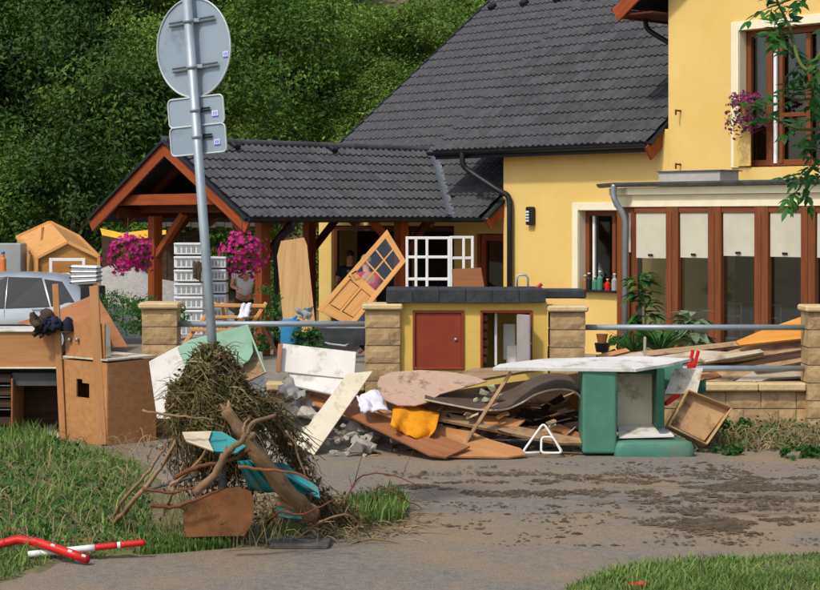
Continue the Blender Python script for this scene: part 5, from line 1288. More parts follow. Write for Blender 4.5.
# --- rubble of broken concrete
def chunk(seed):
    rg = random.Random(seed); bm = bmesh.new()
    for k in range(15):
        d = Vector((rg.gauss(0, 1), rg.gauss(0, 1), rg.gauss(0, 1))).normalized() * rg.uniform(.75, 1.0); bm.verts.new((d.x, d.y * .85, d.z * .7))
    bmesh.ops.convex_hull(bm, input=bm.verts)
    loose = [v for v in bm.verts if not v.link_faces]; bmesh.ops.delete(bm, geom=loose, context='VERTS')
    me = bpy.data.meshes.new('chunk'); bm.to_mesh(me); bm.free(); me.materials.append(CONC); return me
CH = [chunk(k) for k in range(9)]
rg = random.Random(77)
def rubble(px, py, r, z=None):
    b = G(px, py) if z is None else P(px, py, z)
    o = link('concrete_chunk', rg.choice(CH), None, Matrix.Translation(b + Vector((0, 0, r * .45))) @ Rot(rg.uniform(0, 360), rg.uniform(-40, 40), rg.uniform(-40, 40)) @ Matrix.Diagonal((r, r, r, 1)))
    tagp(o, 'grey broken concrete chunk in the rubble between the debris mound and the brown sheets', 'concrete chunk', 'rubble of broken concrete')
for k in range(120):
    px = rg.uniform(262, 398); Y = rg.uniform(17.95, 19.2); t = (px - 262) / 136
    z = max(0, (Y - 17.9) * .40) * (1 - abs(t - .4) * .8) + rg.uniform(-.04, .04)
    p = Vector(((px - CX) / F * Y, Y, max(0, z))); r = rg.choice((.04, .05, .06, .08, .10, .13))
    if px > 375 and Y < 18.2: continue
    py = CY + (EYE - p.z) * F / Y; rubble(px, py, r, Y)
for px, py, r in ((352, 446, .14), (372, 440, .12), (340, 452, .06), (385, 449, .06), (360, 452, .05), (330, 450, .05), (290, 440, .12), (278, 430, .13), (305, 425, .12), (268, 445, .07), (395, 452, .04), (150, 440, .08), (165, 436, .09), (160, 448, .05)): rubble(px, py, r)
V, Fc = [], []
for j in range(12):
    for i in range(40):
        X = -1.75 + i * .04; Y = 17.95 + j * .12; V.append((X, Y, max(0, (Y - 18.05) * .36 * (1 - abs(i / 40 - .42) * 1.0)) + .05 * noise.noise(Vector((X * 6, Y * 6, 0))) - .03))
for j in range(11):
    for i in range(39): Fc.append((j * 40 + i, j * 40 + i + 1, (j + 1) * 40 + i + 1, (j + 1) * 40 + i))
tagp(emit('rubble_dust', V, Fc, mat('rubble_dust', '7d766b', '958d81', 12, .95, .8, 40, rnd=0)), 'grey sand and small grit under the concrete chunks', 'grit', kind='stuff')
# plaster bag pieces
cloth('plastic_sheet', [P(285, 377, 18.9), P(312, 384, 18.9), P(304, 398, 18.6), P(276, 396, 18.6)], mat('grey_film', '8d8b86', 'a3a19b', 6, .35, .2), 'crumpled grey plastic sheet under the white panel', 'plastic', .006, .08, 13, seed=17)
cloth('white_bag', [P(356, 396, 18.3), P(378, 391, 18.4), P(388, 412, 18.15), P(362, 412, 18.15)], CLOTHW, 'crumpled lilac-white bag beside the pinkish board', 'bag', .02, .055, 15, seed=21)
# --- brown sheets
piece([(338, 403), (352, 399), (392, 411), (520, 448), (527, 454), (508, 457), (450, 456), (340, 413)], (440, 436, 18.2), 4, 72, .02, OAK, 'long orange-brown sheet lying under the towel, reaching the road', grain=(40, 11))
piece([(330, 406), (345, 402), (470, 446), (446, 457), (430, 455)], (400, 430, 18.1), 4, 66, .02, OAKD, 'second orange-brown sheet just below the long one', grain=(40, 13))
piece([(420, 424), (470, 431), (506, 446), (526, 455), (440, 456), (424, 444)], (470, 444, 18.05), 0, 70, .015, OAK, 'short orange-brown sheet on the road below the leaning slat', grain=(40, 6))
piece([(470, 413), (525, 420), (517, 427), (486, 424)], (500, 420, 18.35), 0, 60, .02, OAK, 'small bright orange-brown board in the dark hollow', grain=(20, 3))
piece([(400, 404), (580, 438), (582, 443), (560, 443), (398, 411)], (490, 424, 18.3), 0, 60, .03, RAW, 'long grey-brown plank crossing the hollow of the heap', grain=(40, 8))
piece([(510, 428), (560, 424), (582, 434), (582, 446), (545, 440)], (550, 434, 18.4), 0, 50, .02, OAKD, 'dark brown board at the right of the hollow')
# --- pinkish hardboard on top
piece([(377.5, 383), (380, 376.5), (392, 372), (420, 370), (446, 371.5), (470, 375), (487, 381), (462, 388), (440, 394), (428, 402), (415, 405.5), (398, 405), (383, 399), (378, 392)], (430, 388, 18.55), 3, 62, .012, PINKB, 'pinkish brown hardboard sheet with scuffs on top of the heap', grain=(30, 2))
piece([(440, 377), (476, 368), (545, 368), (520, 372), (470, 381)], (490, 374, 19.1), 0, 66, .03, RAW, 'rough board ends behind the pinkish sheet')
piece([(400, 407), (425, 396), (500, 406), (505, 412), (440, 411)], (450, 405, 18.6), 0, 66, .02, RAW, 'grey-brown board under the pinkish sheet')
# insulation lumps
for k, (px, py, r) in enumerate(((484, 392, .07), (492, 388, .08), (498, 396, .07), (486, 400, .06), (476, 400, .05))):
    o = link('insulation_lump', CH[k], None, Matrix.Translation(P(px, py, 18.55)) @ Rot(k * 50, 20, 10) @ Matrix.Diagonal((r, r, r, 1))); o.data = o.data.copy(); o.data.materials.clear(); o.data.materials.append(mat('insulation', 'a3a27e', 'b9b894', 8, .95, .5))
    tagp(o, 'pale greenish insulation lump beside the leaning slat', 'insulation', 'insulation lumps')
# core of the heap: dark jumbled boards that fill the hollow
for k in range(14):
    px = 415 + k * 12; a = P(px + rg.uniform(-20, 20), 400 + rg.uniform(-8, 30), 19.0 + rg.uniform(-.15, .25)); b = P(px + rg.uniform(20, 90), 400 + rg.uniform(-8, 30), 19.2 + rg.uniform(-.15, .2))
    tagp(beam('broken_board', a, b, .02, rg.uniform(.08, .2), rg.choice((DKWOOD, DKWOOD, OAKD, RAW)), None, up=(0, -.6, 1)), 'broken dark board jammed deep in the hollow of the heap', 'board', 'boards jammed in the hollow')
tagp(slab('dark_sheet', [(385, 400), (585, 372), (585, 446), (400, 446)], (480, 415, 19.45), 0, 10, .02, DKWOOD), 'dark sheet at the back of the hollow', 'board')
for k in range(46):
    px = rg.uniform(385, 575); py = rg.uniform(395, 452) if px < 580 else rg.uniform(440, 456); Y = min(GY(py), 18.9) if px < 580 else rg.uniform(17.95, 18.1)
    a = P(px, py, Y); a.z = max(a.z, .02); an = rg.uniform(-.6, .6); l = rg.uniform(.12, .5); b = a + Vector((math.cos(an) * l, rg.uniform(-.1, .15), math.sin(an) * l * .6)); b.z = max(b.z, .02)
    tagp(beam('splinter_stick', a, b, rg.uniform(.012, .03), rg.uniform(.01, .03), rg.choice((RAW, RAWL, DKWOOD, OAKD)), None), 'small splintered stick lying in the heap of boards', 'stick', 'splintered sticks in the heap')
SCR = [OAK, OAKD, RAW, RAWL, DKWOOD, CREAMB, WHITE, PINKB]
for k in range(64):
    px = rg.uniform(378, 578); py = rg.uniform(398, 450); Y = rg.uniform(18.15, 18.75); w, h = rg.uniform(.04, .2), rg.uniform(.02, .08)
    c = P(px, py, Y); c.z = max(c.z, .03); tagp(cbox('board_scrap', c, (w, h, .012), SCR[rg.choice((0, 1, 2, 2, 3, 4, 4, 4, 5, 6, 7))], None, rg.uniform(-60, 60), rg.uniform(-35, 35), rg.uniform(-50, 50), ch=.002), 'small torn scrap of board in the heap', 'scrap', 'board scraps in the heap')
for k in range(40):
    px = rg.uniform(262, 580); py = rg.uniform(444, 458); c = G(px, py); tagp(cbox('board_scrap', c + Vector((0, 0, .012)), (rg.uniform(.03, .12), rg.uniform(.015, .05), .01), SCR[rg.choice((0, 1, 2, 2, 3, 4, 4))], None, rg.uniform(0, 180), rg.uniform(-8, 8), rg.uniform(-8, 8), ch=.002), 'small splinter of board on the road before the heap', 'scrap', 'splinters on the road edge')
# leaning slat
tagp(beam('slat', G(457, 456), P(511, 372, 18.15), .035, .08, RAW, None, up=(0, -1, .3)), 'thin grey-brown slat leaning across the heap to the white table top', 'slat')
# curved sheet
V, Fc = [], []
curve = [(425, 399), (450, 404), (478, 409), (503, 409), (520, 403), (535, 394), (552, 389), (568, 389), (578, 393), (583, 402)]
cp = rnd_path([P(x_, y_, 18.25) for x_, y_ in curve], 0, 4)
for p in cp: V += [p, p + Vector((0, .7, .10)), p + Vector((0, .7, .085)), p + Vector((0, 0, -.015))]
for i in range(len(cp) - 1):
    for k in range(4): Fc.append((4 * i + k, 4 * i + (k + 1) % 4, 4 * i + 4 + (k + 1) % 4, 4 * i + 4 + k))
cs_ = tagp(emit('curved_sheet', V, Fc, mat('dark_ply', '4d4136', '5f5144', 4, .6, .1), smooth=False), 'warped dark sheet bent in a wave under the white table top', 'board')
tube('pale_edge', [p + Vector((0, -.004, -.008)) for p in cp], .011, RAWL, cs_, 6)
# --- orange towel: hangs over the edge in folds
V, Fc = [], []
top = [(393, 406.5), (402, 404), (413, 405), (426, 409), (440, 413)]; bot = [(391, 426), (398, 430), (410, 437), (428, 440), (436, 429)]
n = 25
def ev(c, t):
    k = min(int(t * (len(c) - 1)), len(c) - 2); f = t * (len(c) - 1) - k; return (c[k][0] * (1 - f) + c[k + 1][0] * f, c[k][1] * (1 - f) + c[k + 1][1] * f)
for j in range(13):
    v = j / 12
    for i in range(n):
        u = i / (n - 1); a, b = ev(top, u), ev(bot, u); fold = .03 * math.sin(u * 15 + v * 3 + 2 * noise.noise(Vector((u * 3, v * 3, 1)))) * (.3 + v) + .07 * noise.noise(Vector((u * 5, v * 4, 3)))
        V.append(P(a[0] * (1 - v) + b[0] * v, a[1] * (1 - v) + b[1] * v + (2.5 * noise.noise(Vector((u * 4, 2, v))) + 1.5 * noise.noise(Vector((u * 11, 5, v)))) * v, 18.22 - .25 * v + fold + .25 * (1 - v) ** 3))
for j in range(12):
    for i in range(n - 1): Fc.append((j * n + i, j * n + i + 1, j * n + i + 1 + n, j * n + i + n))
tw = tagp(emit('towel', V, Fc, TOWEL, smooth=True), 'bright orange towel draped over the brown sheets', 'towel'); tw.modifiers.new('t', 'SOLIDIFY').thickness = .012
# --- white triangular chair frame
tf_ = thing('chair_frame', 'white bent-tube triangular chair frame standing on the road edge', 'chair frame', G(542, 453))
def rounded(pts, r, m=5):
    out = []; n = len(pts)
    for i in range(n):
        a, b, c = Vector(pts[i - 1]), Vector(pts[i]), Vector(pts[(i + 1) % n]); d1 = (a - b).normalized(); d2 = (c - b).normalized()
        for k in range(m + 1):
            t = k / m; out.append((b + d1 * r) * (1 - t) ** 2 + b * 2 * t * (1 - t) + (b + d2 * r) * t * t)
    return out
ty = 17.95
def loop(nm, pts, r, rr, par, m):
    q = rounded([P(x_, y_, Y) for x_, y_, Y in pts], r); q.append(q[0]); q.append(q[1]); tube(nm, q, rr, m, par, 8)
q = rounded([P(522, 453, ty), P(543.5, 423, ty + .12), P(563, 453, ty)], .05); 
tube('frame_tube', [P(540, 452.5, ty)] + q[:-1] + [P(556, 453, ty)], .013, WHITET, tf_, 8)
loop('foot_loop', [(541, 453, ty - .06), (541.5, 437, ty - .02), (553, 437, ty - .02), (562, 453, ty - .06)], .04, .012, tf_, WHITET)
# --- white table top over green upholstered corner bench
tagp(slab('white_table_top', [(493, 367.5), (500, 364), (545, 358.5), (640, 356), (691, 358.5), (668, 364), (636, 369)], (570, 362, 18.3), 0, 83, .03, WHITE, None, (40, 0)), 'large white table top lying across the green bench', 'table top')
gb = thing('green_bench', 'overturned green upholstered bench with cream inner panel under the white table top', 'bench', G(630, 454))
GYb = 18.0
def gbx(nm, x0, x1, y0, y1, Y, d, m, ch=.01):
    a, b = P(x0, y1, Y), P(x1, y0, Y); return cbox(nm, ((a.x + b.x) / 2, Y + d / 2, (a.z + b.z) / 2), (b.x - a.x, d, b.z - a.z), m, gb, ch=0)
gbx('end_panel', 582.5, 617, 369.5, 454, GYb, .5, GREENV, .035)
gbx('inner_panel', 617, 657, 371, 430, GYb + .48, .03, CREAMB)
gbx('side_panel', 657, 664.5, 368.5, 428, GYb + .1, .46, GREEND, .02)
gbx('top_board', 617.5, 657, 368, 374, GYb + .2, .3, GREEND, .01)
gbx('back_board', 617, 664, 369, 432, GYb + .53, .03, GREEND)
for o in gb.children:
    bv = o.modifiers.new('round', 'BEVEL'); bv.width = .03 if o.name.startswith('end') else .008; bv.segments = 4
# seat: a rounded green pad, wider at the right
V, Fc = [], []
so_ = [(616, 430), (640, 428), (673, 426.5), (682, 432), (689, 444), (691, 450), (688, 453), (650, 455), (616, 455)]
seat_pts = [(616, 454), (690, 453), (676, 427), (616, 427)]
base = [Vector((P(616, 454, GYb - .02).x, GYb - .02, 0)), Vector((P(694, 453.5, GYb - .02).x, GYb - .02, 0)), Vector((P(671, 428, GYb + .5).x, GYb + .5, 0)), Vector((P(616, 428, GYb + .5).x, GYb + .5, 0))]
cen = sum(base, Vector()) / 4
lv_ = [(0.0, 1.06), (.05, 1.08), (.11, 1.06), (.155, 1.0), (.165, .94)]
for z, s in lv_:
    for k in range(4):
        a, b = base[k], base[(k + 1) % 4]
        for i in range(5): 
            p = a.lerp(b, i / 5); p = cen + (p - cen) * s; V.append(Vector((p.x, p.y, z + .03 * (0 if p.y < GYb + .2 else .5))))
for j in range(4):
    for k in range(20): Fc.append((j * 20 + k, j * 20 + (k + 1) % 20, (j + 1) * 20 + (k + 1) % 20, (j + 1) * 20 + k))
Fc.append(tuple(4 * 20 + k for k in range(20)))
emit('seat', V, Fc, GREENV, gb, smooth=True).modifiers.new('s', 'SUBSURF').render_levels = 1
prism('seat_board', [P(619, 438.5, GYb + .08), P(674, 437, GYb + .08), P(664, 426, GYb + .46), P(618, 427, GYb + .46)], (0, 0, .015), WHITE, gb)
# --- stained board, drawer, red strips, teal scrap right of the bench
piece([(664.5, 394), (675, 368.5), (703, 368), (697, 393.5)], (684, 382, 18.5), 4, 22, .02, mat('stained_white', 'cdc3b0', 'd9d0be', 5, .8, .05, dirt='7a6a54', damt=.4, dscale=6), 'stained whitish square board between the bench and the tilted drawer')
piece([(664, 362), (682, 360), (684, 376), (666, 390), (662, 388)], (672, 374, 18.75), 0, 15, .02, GREENV, 'green scrap behind the stained board', 'scrap')
piece([(695, 384), (706, 378), (706, 392), (697, 396)], (700, 388, 18.72), 0, 15, .03, GREEND, 'small dark green scrap right of the stained board', 'scrap')
rs = thing('red_clamp', 'red plastic two-pronged clamp standing behind the stained board', 'clamp', P(690, 372, 18.62))
beam('prong', P(688.5, 371, 18.62), P(693, 350, 18.62), .035, .03, REDP, rs, up=(0, -1, 0)); beam('prong', P(693, 371, 18.62), P(698.5, 350.5, 18.62), .035, .03, REDP, rs, up=(0, -1, 0)); cbox('jaw', P(690.5, 366, 18.6), (.07, .04, .05), REDP, rs)
tagp(beam('red_strip', P(665, 404, 18.35), P(678, 395, 18.5), .05, .04, REDP, None), 'short red strip under the stained board', 'strip')
dw = thing('drawer', 'shallow wooden drawer tipped on its corner beside the low wall', 'drawer', G(706, 445))
dcs = [(687.5, 391), (731, 408.5), (706, 445), (667.5, 426)]
an_ = (700, 418, 18.35)
slab('base_panel', [(689, 394), (728, 409.5), (704, 441), (670.5, 424.5)], (700, 418, 18.42), 10, 20, .01, mat('stained_ply', 'b48d5f', 'c9a577', 3, .8, .1, dirt='6a5138', damt=.42, dscale=5), dw)
nD = Matrix.Rotation(R(10), 3, 'Z') @ Vector((0, -math.cos(R(20)), math.sin(R(20))))
cor = [plane_hit(x_, y_, P(*an_), nD) for x_, y_ in dcs]
for i in range(4):
    a, b = cor[i], cor[(i + 1) % 4]; o_ = nD * -.02; beam('side', a + o_, b + o_, .018, .12, PINEL if i % 2 else RAW, dw, up=nD)
# --- weeds along the low wall
for k, (px, py, rx, rz, n, lab) in enumerate(((716, 430, .12, .17, 500, 'leafy weed right of the tipped drawer'), (742, 430, .12, .12, 400, 'bright green weed at the foot of the low wall'), (728, 443, .16, .05, 300, 'low green weeds at the road edge'), (800, 447, .25, .06, 500, 'low green weeds by the right pillar'))):
    b = G(px, py + 12); bush('weed', b + Vector((0, 0, rz)), rx, rz, n, .06, LEAFP, lab, 80 + k, 'plant')
def strands(name, n, fn, m, label, cat='debris', r=.006, seed=1, kind='stuff', seg=5):
    """fn(rg) gives the control points of one stalk; thin three-sided tubes"""
    rg = random.Random(seed); V, Fc = [], []
    for k in range(n):
        pts = fn(rg); 
        if pts is None: continue
        path = []
        for i in range(seg + 1):
            t = i / seg * (len(pts) - 1); q = min(int(t), len(pts) - 2); f = t - q; path.append(pts[q].lerp(pts[q + 1], f))
        rr = r * rg.uniform(.5, 1.6); v, f = tubevf(path, [rr * (1 - .6 * i / seg) for i in range(seg + 1)], 3, False); b = len(V); V += v; Fc += [tuple(b + i for i in q) for q in f]
    o = emit(name, V, Fc, m); return tagp(o, label, cat, kind=kind)
def wallweed(rg):
    p = G(rg.uniform(690, 850), rg.uniform(430, 452)); a = rg.uniform(0, 6.28); l = rg.uniform(.1, .4); h = rg.uniform(.02, .22)
    d = Vector((math.cos(a), math.sin(a) * .5, 0)) * l
    return [p, p + d * .4 + Vector((0, 0, h)), p + d * .8 + Vector((0, 0, h * .9)), p + d + Vector((0, 0, h * .4))]
strands('dry_stalks', 900, wallweed, DRY, 'flattened dry stalks along the foot of the low wall', r=.006, seed=5)
# ------------------------------------------------------------------ the mound of flood weed round the sign pole
BC = P(218, 396, SY - .12)                                           # heart of the ball of weed
LUMPS = [(P(212, 381, SY - .12), .23, .27), (P(236, 408, SY - .16), .22, .17), (P(190, 409, SY - .1), .15, .19), (P(216, 414, SY - .2), .22, .15)]
def lump(i, d, k):
    c, rx, rz = LUMPS[i]; r = 1 + .42 * noise.noise(d * 1.8 + Vector((3 + i * 5, 1, 2))) + .2 * noise.noise(d * 4.5 + Vector((i, 0, 0)))
    x = d.x * rx * (1 - (.5 * max(0, d.z) if i == 0 else 0)); return c + Vector((x, d.y * rx * .85, d.z * rz)) * r * k
def pick(rg): return rg.choice((0, 0, 0, 0, 1, 1, 1, 2, 2, 3))
def usph(rg): return Vector((rg.gauss(0, 1), rg.gauss(0, 1), rg.gauss(0, 1))).normalized()
V, Fc = [], []
def blob(c, rx, rz, V, Fc, amp=.25, n=16, m=22):
    b = len(V)
    for j in range(n + 1):
        for i in range(m):
            ph = math.pi * j / n; a = i / m * 6.283; d = Vector((math.sin(ph) * math.cos(a), math.sin(ph) * math.sin(a), math.cos(ph))); r = 1 + amp * noise.noise(d * 2.1 + c) + .12 * noise.noise(d * 6 + c); V.append(c + Vector((d.x * rx * r, d.y * rx * .85 * r, d.z * rz * r)))
    for j in range(n):
        for i in range(m): Fc.append((b + j * m + i, b + j * m + (i + 1) % m, b + (j + 1) * m + (i + 1) % m, b + (j + 1) * m + i))
blob(LUMPS[0][0], .16, .21, V, Fc); blob(LUMPS[1][0], .15, .12, V, Fc); blob(LUMPS[2][0], .10, .12, V, Fc); blob(P(222, 450, SY + .12), .19, .24, V, Fc)  # last blob: matted weed, with the shade under the ball in its colour
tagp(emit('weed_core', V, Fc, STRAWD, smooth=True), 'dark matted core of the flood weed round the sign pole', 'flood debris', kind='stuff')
def wrap(rg):
    d = usph(rg); li = pick(rg); ax_ = (Vector((rg.gauss(0, .5), rg.gauss(0, .5), 1)) if rg.random() < .65 else usph(rg)).normalized(); an = rg.uniform(.4, 1.8); k = rg.uniform(.82, 1.10); out = []
    for i in range(6):
        q = Matrix.Rotation(an * i / 5, 3, ax_) @ d; out.append(lump(li, q, k + .06 * rg.gauss(0, 1) + (.25 * rg.random() if i == 5 else 0)) + Vector((0, 0, -.08 * (i / 5) ** 2)))
    return out
strands('flood_weed', 2300, wrap, STRAW, 'brown flood weed and straw wrapped round the sign pole', 'flood debris', .0042, 3, seg=7)
strands('coarse_stalks', 420, wrap, DRY, 'coarser pale stalks wound round the ball of weed', 'flood debris', .0075, 4, seg=7)
GREENW = mat('green_weed', '47531f', '5f6c30', 4, .9, 0, rnd=0, island=.35)
strands('green_strands', 350, wrap, GREENW, 'olive green weed strands wound into the ball', 'flood debris', .004, 15, seg=7)
def fly(rg):
    d = usph(rg); p = lump(pick(rg), d, .95); e = (d + usph(rg) * .8).normalized(); l = rg.uniform(.08, .28); return [p, p + e * l * .5, p + e * l + Vector((0, 0, -l * .4))]
strands('stray_stalks', 330, fly, STRAW, 'stray stalks standing out from the ball of weed', 'flood debris', .0035, 5)
def bits(name, n, fn, ls, m, lab, seed):
    rg = random.Random(seed); V, Fc = [], []
    for k in range(n):
        p = fn(rg); a = usph(rg) * ls * rg.uniform(.5, 1.5); b = usph(rg) * ls * .35; i = len(V); V.extend([p, p + a * .5 + b, p + a, p + a * .5 - b]); Fc.append((i, i + 1, i + 2)); Fc.append((i, i + 2, i + 3))
    tagp(emit(name, V, Fc, m), lab, 'flood debris', kind='stuff')
bits('leaf_litter', 5200, lambda rg: lump(pick(rg), usph(rg), rg.uniform(.8, 1.12)), .035, STRAW, 'shredded brown leaves matted into the ball of weed', 6)
bits('green_litter', 1500, lambda rg: lump(pick(rg), (usph(rg) + Vector((-.35, -.2, .1))).normalized(), rg.uniform(.85, 1.12)), .04, GREENW, 'green leaves caught in the left of the ball of weed', 7)
# curtain of weed hanging down at the right, from the ball to the road
CUR = [(255, 404), (272, 416), (286, 436), (296, 462), (306, 486), (325, 505), (350, 517)]
def cur_pt(rg, w):
    t = rg.random() * (len(CUR) - 1); i = min(int(t), len(CUR) - 2); f = t - i; x_ = CUR[i][0] * (1 - f) + CUR[i + 1][0] * f; y_ = CUR[i][1] * (1 - f) + CUR[i + 1][1] * f
    p = P(x_ + rg.gauss(0, w), y_ + rg.gauss(0, w * .7), SY - .1 + .11 * t + rg.uniform(-.10, .10)); p.z = max(p.z, .02); return p
def drape(rg):
    p = cur_pt(rg, 7); l = rg.uniform(.06, .22); s = rg.gauss(.35, .5); q = [p]
    for i in range(1, 4): q.append(p + Vector((s * l * i / 3 + rg.gauss(0, .012), rg.gauss(0, .015), max(-l * i / 3, -p.z + .01))))
    return q
strands('hanging_weed', 620, drape, STRAW, 'curtain of weed hanging from the ball down to the road', 'flood debris', .004, 10)
bits('hanging_litter', 1700, lambda rg: cur_pt(rg, 8), .035, STRAW, 'shredded leaves hanging in the curtain of weed', 16)
def underl(rg):
    p = P(rg.uniform(170, 262), rg.uniform(412, 462), SY + rg.uniform(-.12, .2)); l = rg.uniform(.1, .4); q = [p]
    for i in range(1, 4): q.append(p + Vector((rg.gauss(0, .04), rg.gauss(0, .03), -min(l, p.z) * i / 3)))
    return q
strands('under_weed', 420, underl, STRAW, 'weed strands dangling under the ball', 'flood debris', .004, 17)
bits('under_litter', 1700, lambda rg: P(rg.gauss(218, 24), rg.gauss(470, 26), SY + rg.uniform(-.12, .2)), .04, STRAW, 'shredded leaves caught between the sticks under the ball', 18)
def groundw(rg):
    px = rg.gauss(325, 46); py = rg.gauss(522, 11); p = G(max(190, min(408, px)), max(498, min(545, py))); a = rg.uniform(0, 6.28); l = rg.uniform(.05, .3); h = rg.uniform(.01, .13) * max(.25, 1 - abs(px - 320) / 95)
    return [p, p + Vector((math.cos(a) * l * .5, math.sin(a) * l * .3, h)), p + Vector((math.cos(a) * l, math.sin(a) * l * .6, h * .8)), p + Vector((math.cos(a) * l * 1.4, math.sin(a) * l * .8, h * .2))]
strands('ground_straw', 1100, groundw, DRY, 'dry straw and roots spread at the foot of the mound', 'flood debris', .0045, 11)
def gl(rg):
    p = G(max(180, min(405, rg.gauss(315, 45))), max(500, min(543, rg.gauss(522, 9)))); p.z = rg.uniform(.01, .14); return p
bits('ground_litter', 1500, gl, .035, STRAW, 'shredded leaves spread at the foot of the mound', 19)
def dryblades(rg):
    px = rg.gauss(215, 34); p = G(px, rg.uniform(535, 549)); a = rg.uniform(0, 6.28); h = rg.uniform(.1, .42)
    return [p, p + Vector((math.cos(a) * .04, 0, h * .5)), p + Vector((math.cos(a) * .12, math.sin(a) * .05, h))]
strands('dry_blades', 260, dryblades, DRY, 'upright dry grass stalks before the mound', 'grass', .0032, 12)
# --- boards, log and branches caught in the mound
WT = 12.85
tl = thing('teal_board', 'teal painted board with a worn whitish end stuck through the mound', 'board', P(210, 445, WT))
slab('painted_end', [(212, 431), (222, 431.5), (246, 446), (236, 453), (214, 451), (209, 440)], (225, 442, WT - .35), 0, 40, .02, TEAL, tl)
slab('worn_end', [(182, 432), (211.5, 431), (208.5, 440), (213.5, 451), (186, 441)], (200, 438, WT - .35), 0, 40, .02, RAWL, tl)
def corrugated(name, quad, Y0, Y1, ribs, m, lab):
    a, b, c, d = quad; V, Fc = [], []; nu, nv = ribs * 4, 5
    for j in range(nv + 1):
        for i in range(nu + 1):
            u, v = i / nu, j / nv; jag = 1 + .05 * noise.noise(Vector((u * 9, 0, 3)))
            x_ = (a[0] * (1 - u) + b[0] * u) * (1 - v) + (d[0] * (1 - u) + c[0] * u) * v; y_ = ((a[1] * (1 - u) + b[1] * u) * (1 - v) + (d[1] * (1 - u) + c[1] * u) * v); y_ = y_ + (4 * noise.noise(Vector((u * 6, 1, 2))) if j == nv else 0)
            V.append(P(x_, y_, Y0 + (Y1 - Y0) * (1 - v) + .022 * math.sin(u * ribs * 6.283)))
    for j in range(nv):
        for i in range(nu): Fc.append((j * (nu + 1) + i, j * (nu + 1) + i + 1, (j + 1) * (nu + 1) + i + 1, (j + 1) * (nu + 1) + i))
    o = tagp(emit(name, V, Fc, m, smooth=True), lab, 'sheet'); o.modifiers.new('t', 'SOLIDIFY').thickness = .006; return o
corrugated('teal_sheet', [(237, 461), (262, 459), (318, 494), (250, 491)], 13.12, 12.96, 5, TEAL, 'bright teal corrugated sheet beneath the fallen log')
tagp(slab('teal_scrap', [(276, 506), (288, 502), (303, 509), (302, 519), (288, 518), (276, 515)], (290, 511, 13.25), 0, 30, .02, TEAL), 'small teal scrap under the root end of the log', 'scrap')
tagp(slab('teal_scrap', [(268, 462), (284, 463), (318, 487), (320, 498), (300, 490)], (294, 476, 13.22), 0, 40, .02, TEAL), 'narrow teal strip right of the log', 'scrap')
tagp(slab('brown_sheet', [(182, 514), (190, 503), (203, 495), (220, 489), (238, 487), (251, 491), (254, 505), (252, 524), (244, 536), (186, 537)], (220, 512, 13.02), 6, 6, .012, mat('hardboard', '7a4d2a', '8f5f37', 5, .8, .1, dirt='4f3821', damt=.5, dscale=4)), 'brown hardboard sheet standing in the grass under the mound', 'board')
tagp(slab('shingle_board', [(178, 505), (246, 488), (254, 492), (190, 512)], (215, 500, 13.6), 0, 50, .03, DKWOOD), 'dark plank under the mound', 'plank')
def taper(name, pts, r0, r1, m, lab, cat='branch', amp=.006, seg=10, twigs=0, tl_=.2, group=None):
    q = rnd_path(pts, amp, 5); n = len(q); rr = [(r0 + (r1 - r0) * i / (n - 1)) * (1 + random.uniform(-.10, .10)) for i in range(n)]
    if twigs == 0: return tagp(tube(name, q, rr, m, None, seg), lab, cat, group)
    t = thing(name, lab, cat, q[0], group); tube('stem', q, rr, m, t, seg)
    for k in range(twigs):
        i = random.randrange(n // 4, n); d = (q[min(i + 1, n - 1)] - q[i - 1]).normalized(); s = Vector((random.gauss(0, 1), random.gauss(0, .5), random.gauss(0, 1))).normalized(); e = (d * .7 + s * .8).normalized() * tl_ * random.uniform(.5, 1.2)
        e.z = max(e.z, -q[i].z + .02); tube('twig', [q[i], q[i] + e * .5 + Vector((0, 0, .01)), q[i] + e], [rr[i] * .5, rr[i] * .4, rr[i] * .2], m, t, 6)
    return t
lg = thing('log', 'thick stripped log with splintered top lying diagonally over the mound', 'log', P(310, 515, WT - .25))
q = rnd_path([P(225, 411, 12.62), P(243, 433, 12.66), P(268, 468, 12.78), P(295, 500, 12.98), P(312, 514, 13.15)], .006, 5); n = len(q)
tube('trunk', q, [(.040 + .026 * min(1, i / n * 1.6)) * (1 + .10 * math.sin(i * 1.7)) for i in range(n)], BARK, lg, 14)
for dx, dy, l in ((-6, -7, 1), (2, -9, 1.2), (-2, -4, 1), (5, -2, .8)):
    tube('splinter', [P(228, 413, 12.68), P(228 + dx * .6 * l, 413 + dy * .6 * l, 12.66), P(226 + dx * l, 411 + dy * l, 12.66)], [.035, .022, .004], BARK, lg, 7)
tube('root_stub', rnd_path([P(302, 503, 13.02), P(292, 504, 12.98), P(277, 502, 12.95)], .004, 4), [.06, .06, .058, .055, .05, .045, .042, .04, .038], BARK, lg, 12)
tube('knot', [P(248, 440, 12.70), P(254, 434, 12.62)], [.05, .018], BARK, lg, 10)
taper('branch', [P(196, 492, WT - .45), P(215, 474, WT - .5), P(228, 452, WT - .52), P(244, 438, WT - .54), P(252, 424, WT - .5), P(276, 415, WT - .4)], .032, .013, TWIG, 'pale crooked branch crossing in front of the log', seg=9, twigs=3, tl_=.14)
taper('branch', [P(246, 436, WT - .55), P(243, 428, WT - .55), P(250, 418, WT - .5)], .016, .006, TWIG, 'short pale fork above the crooked branch')
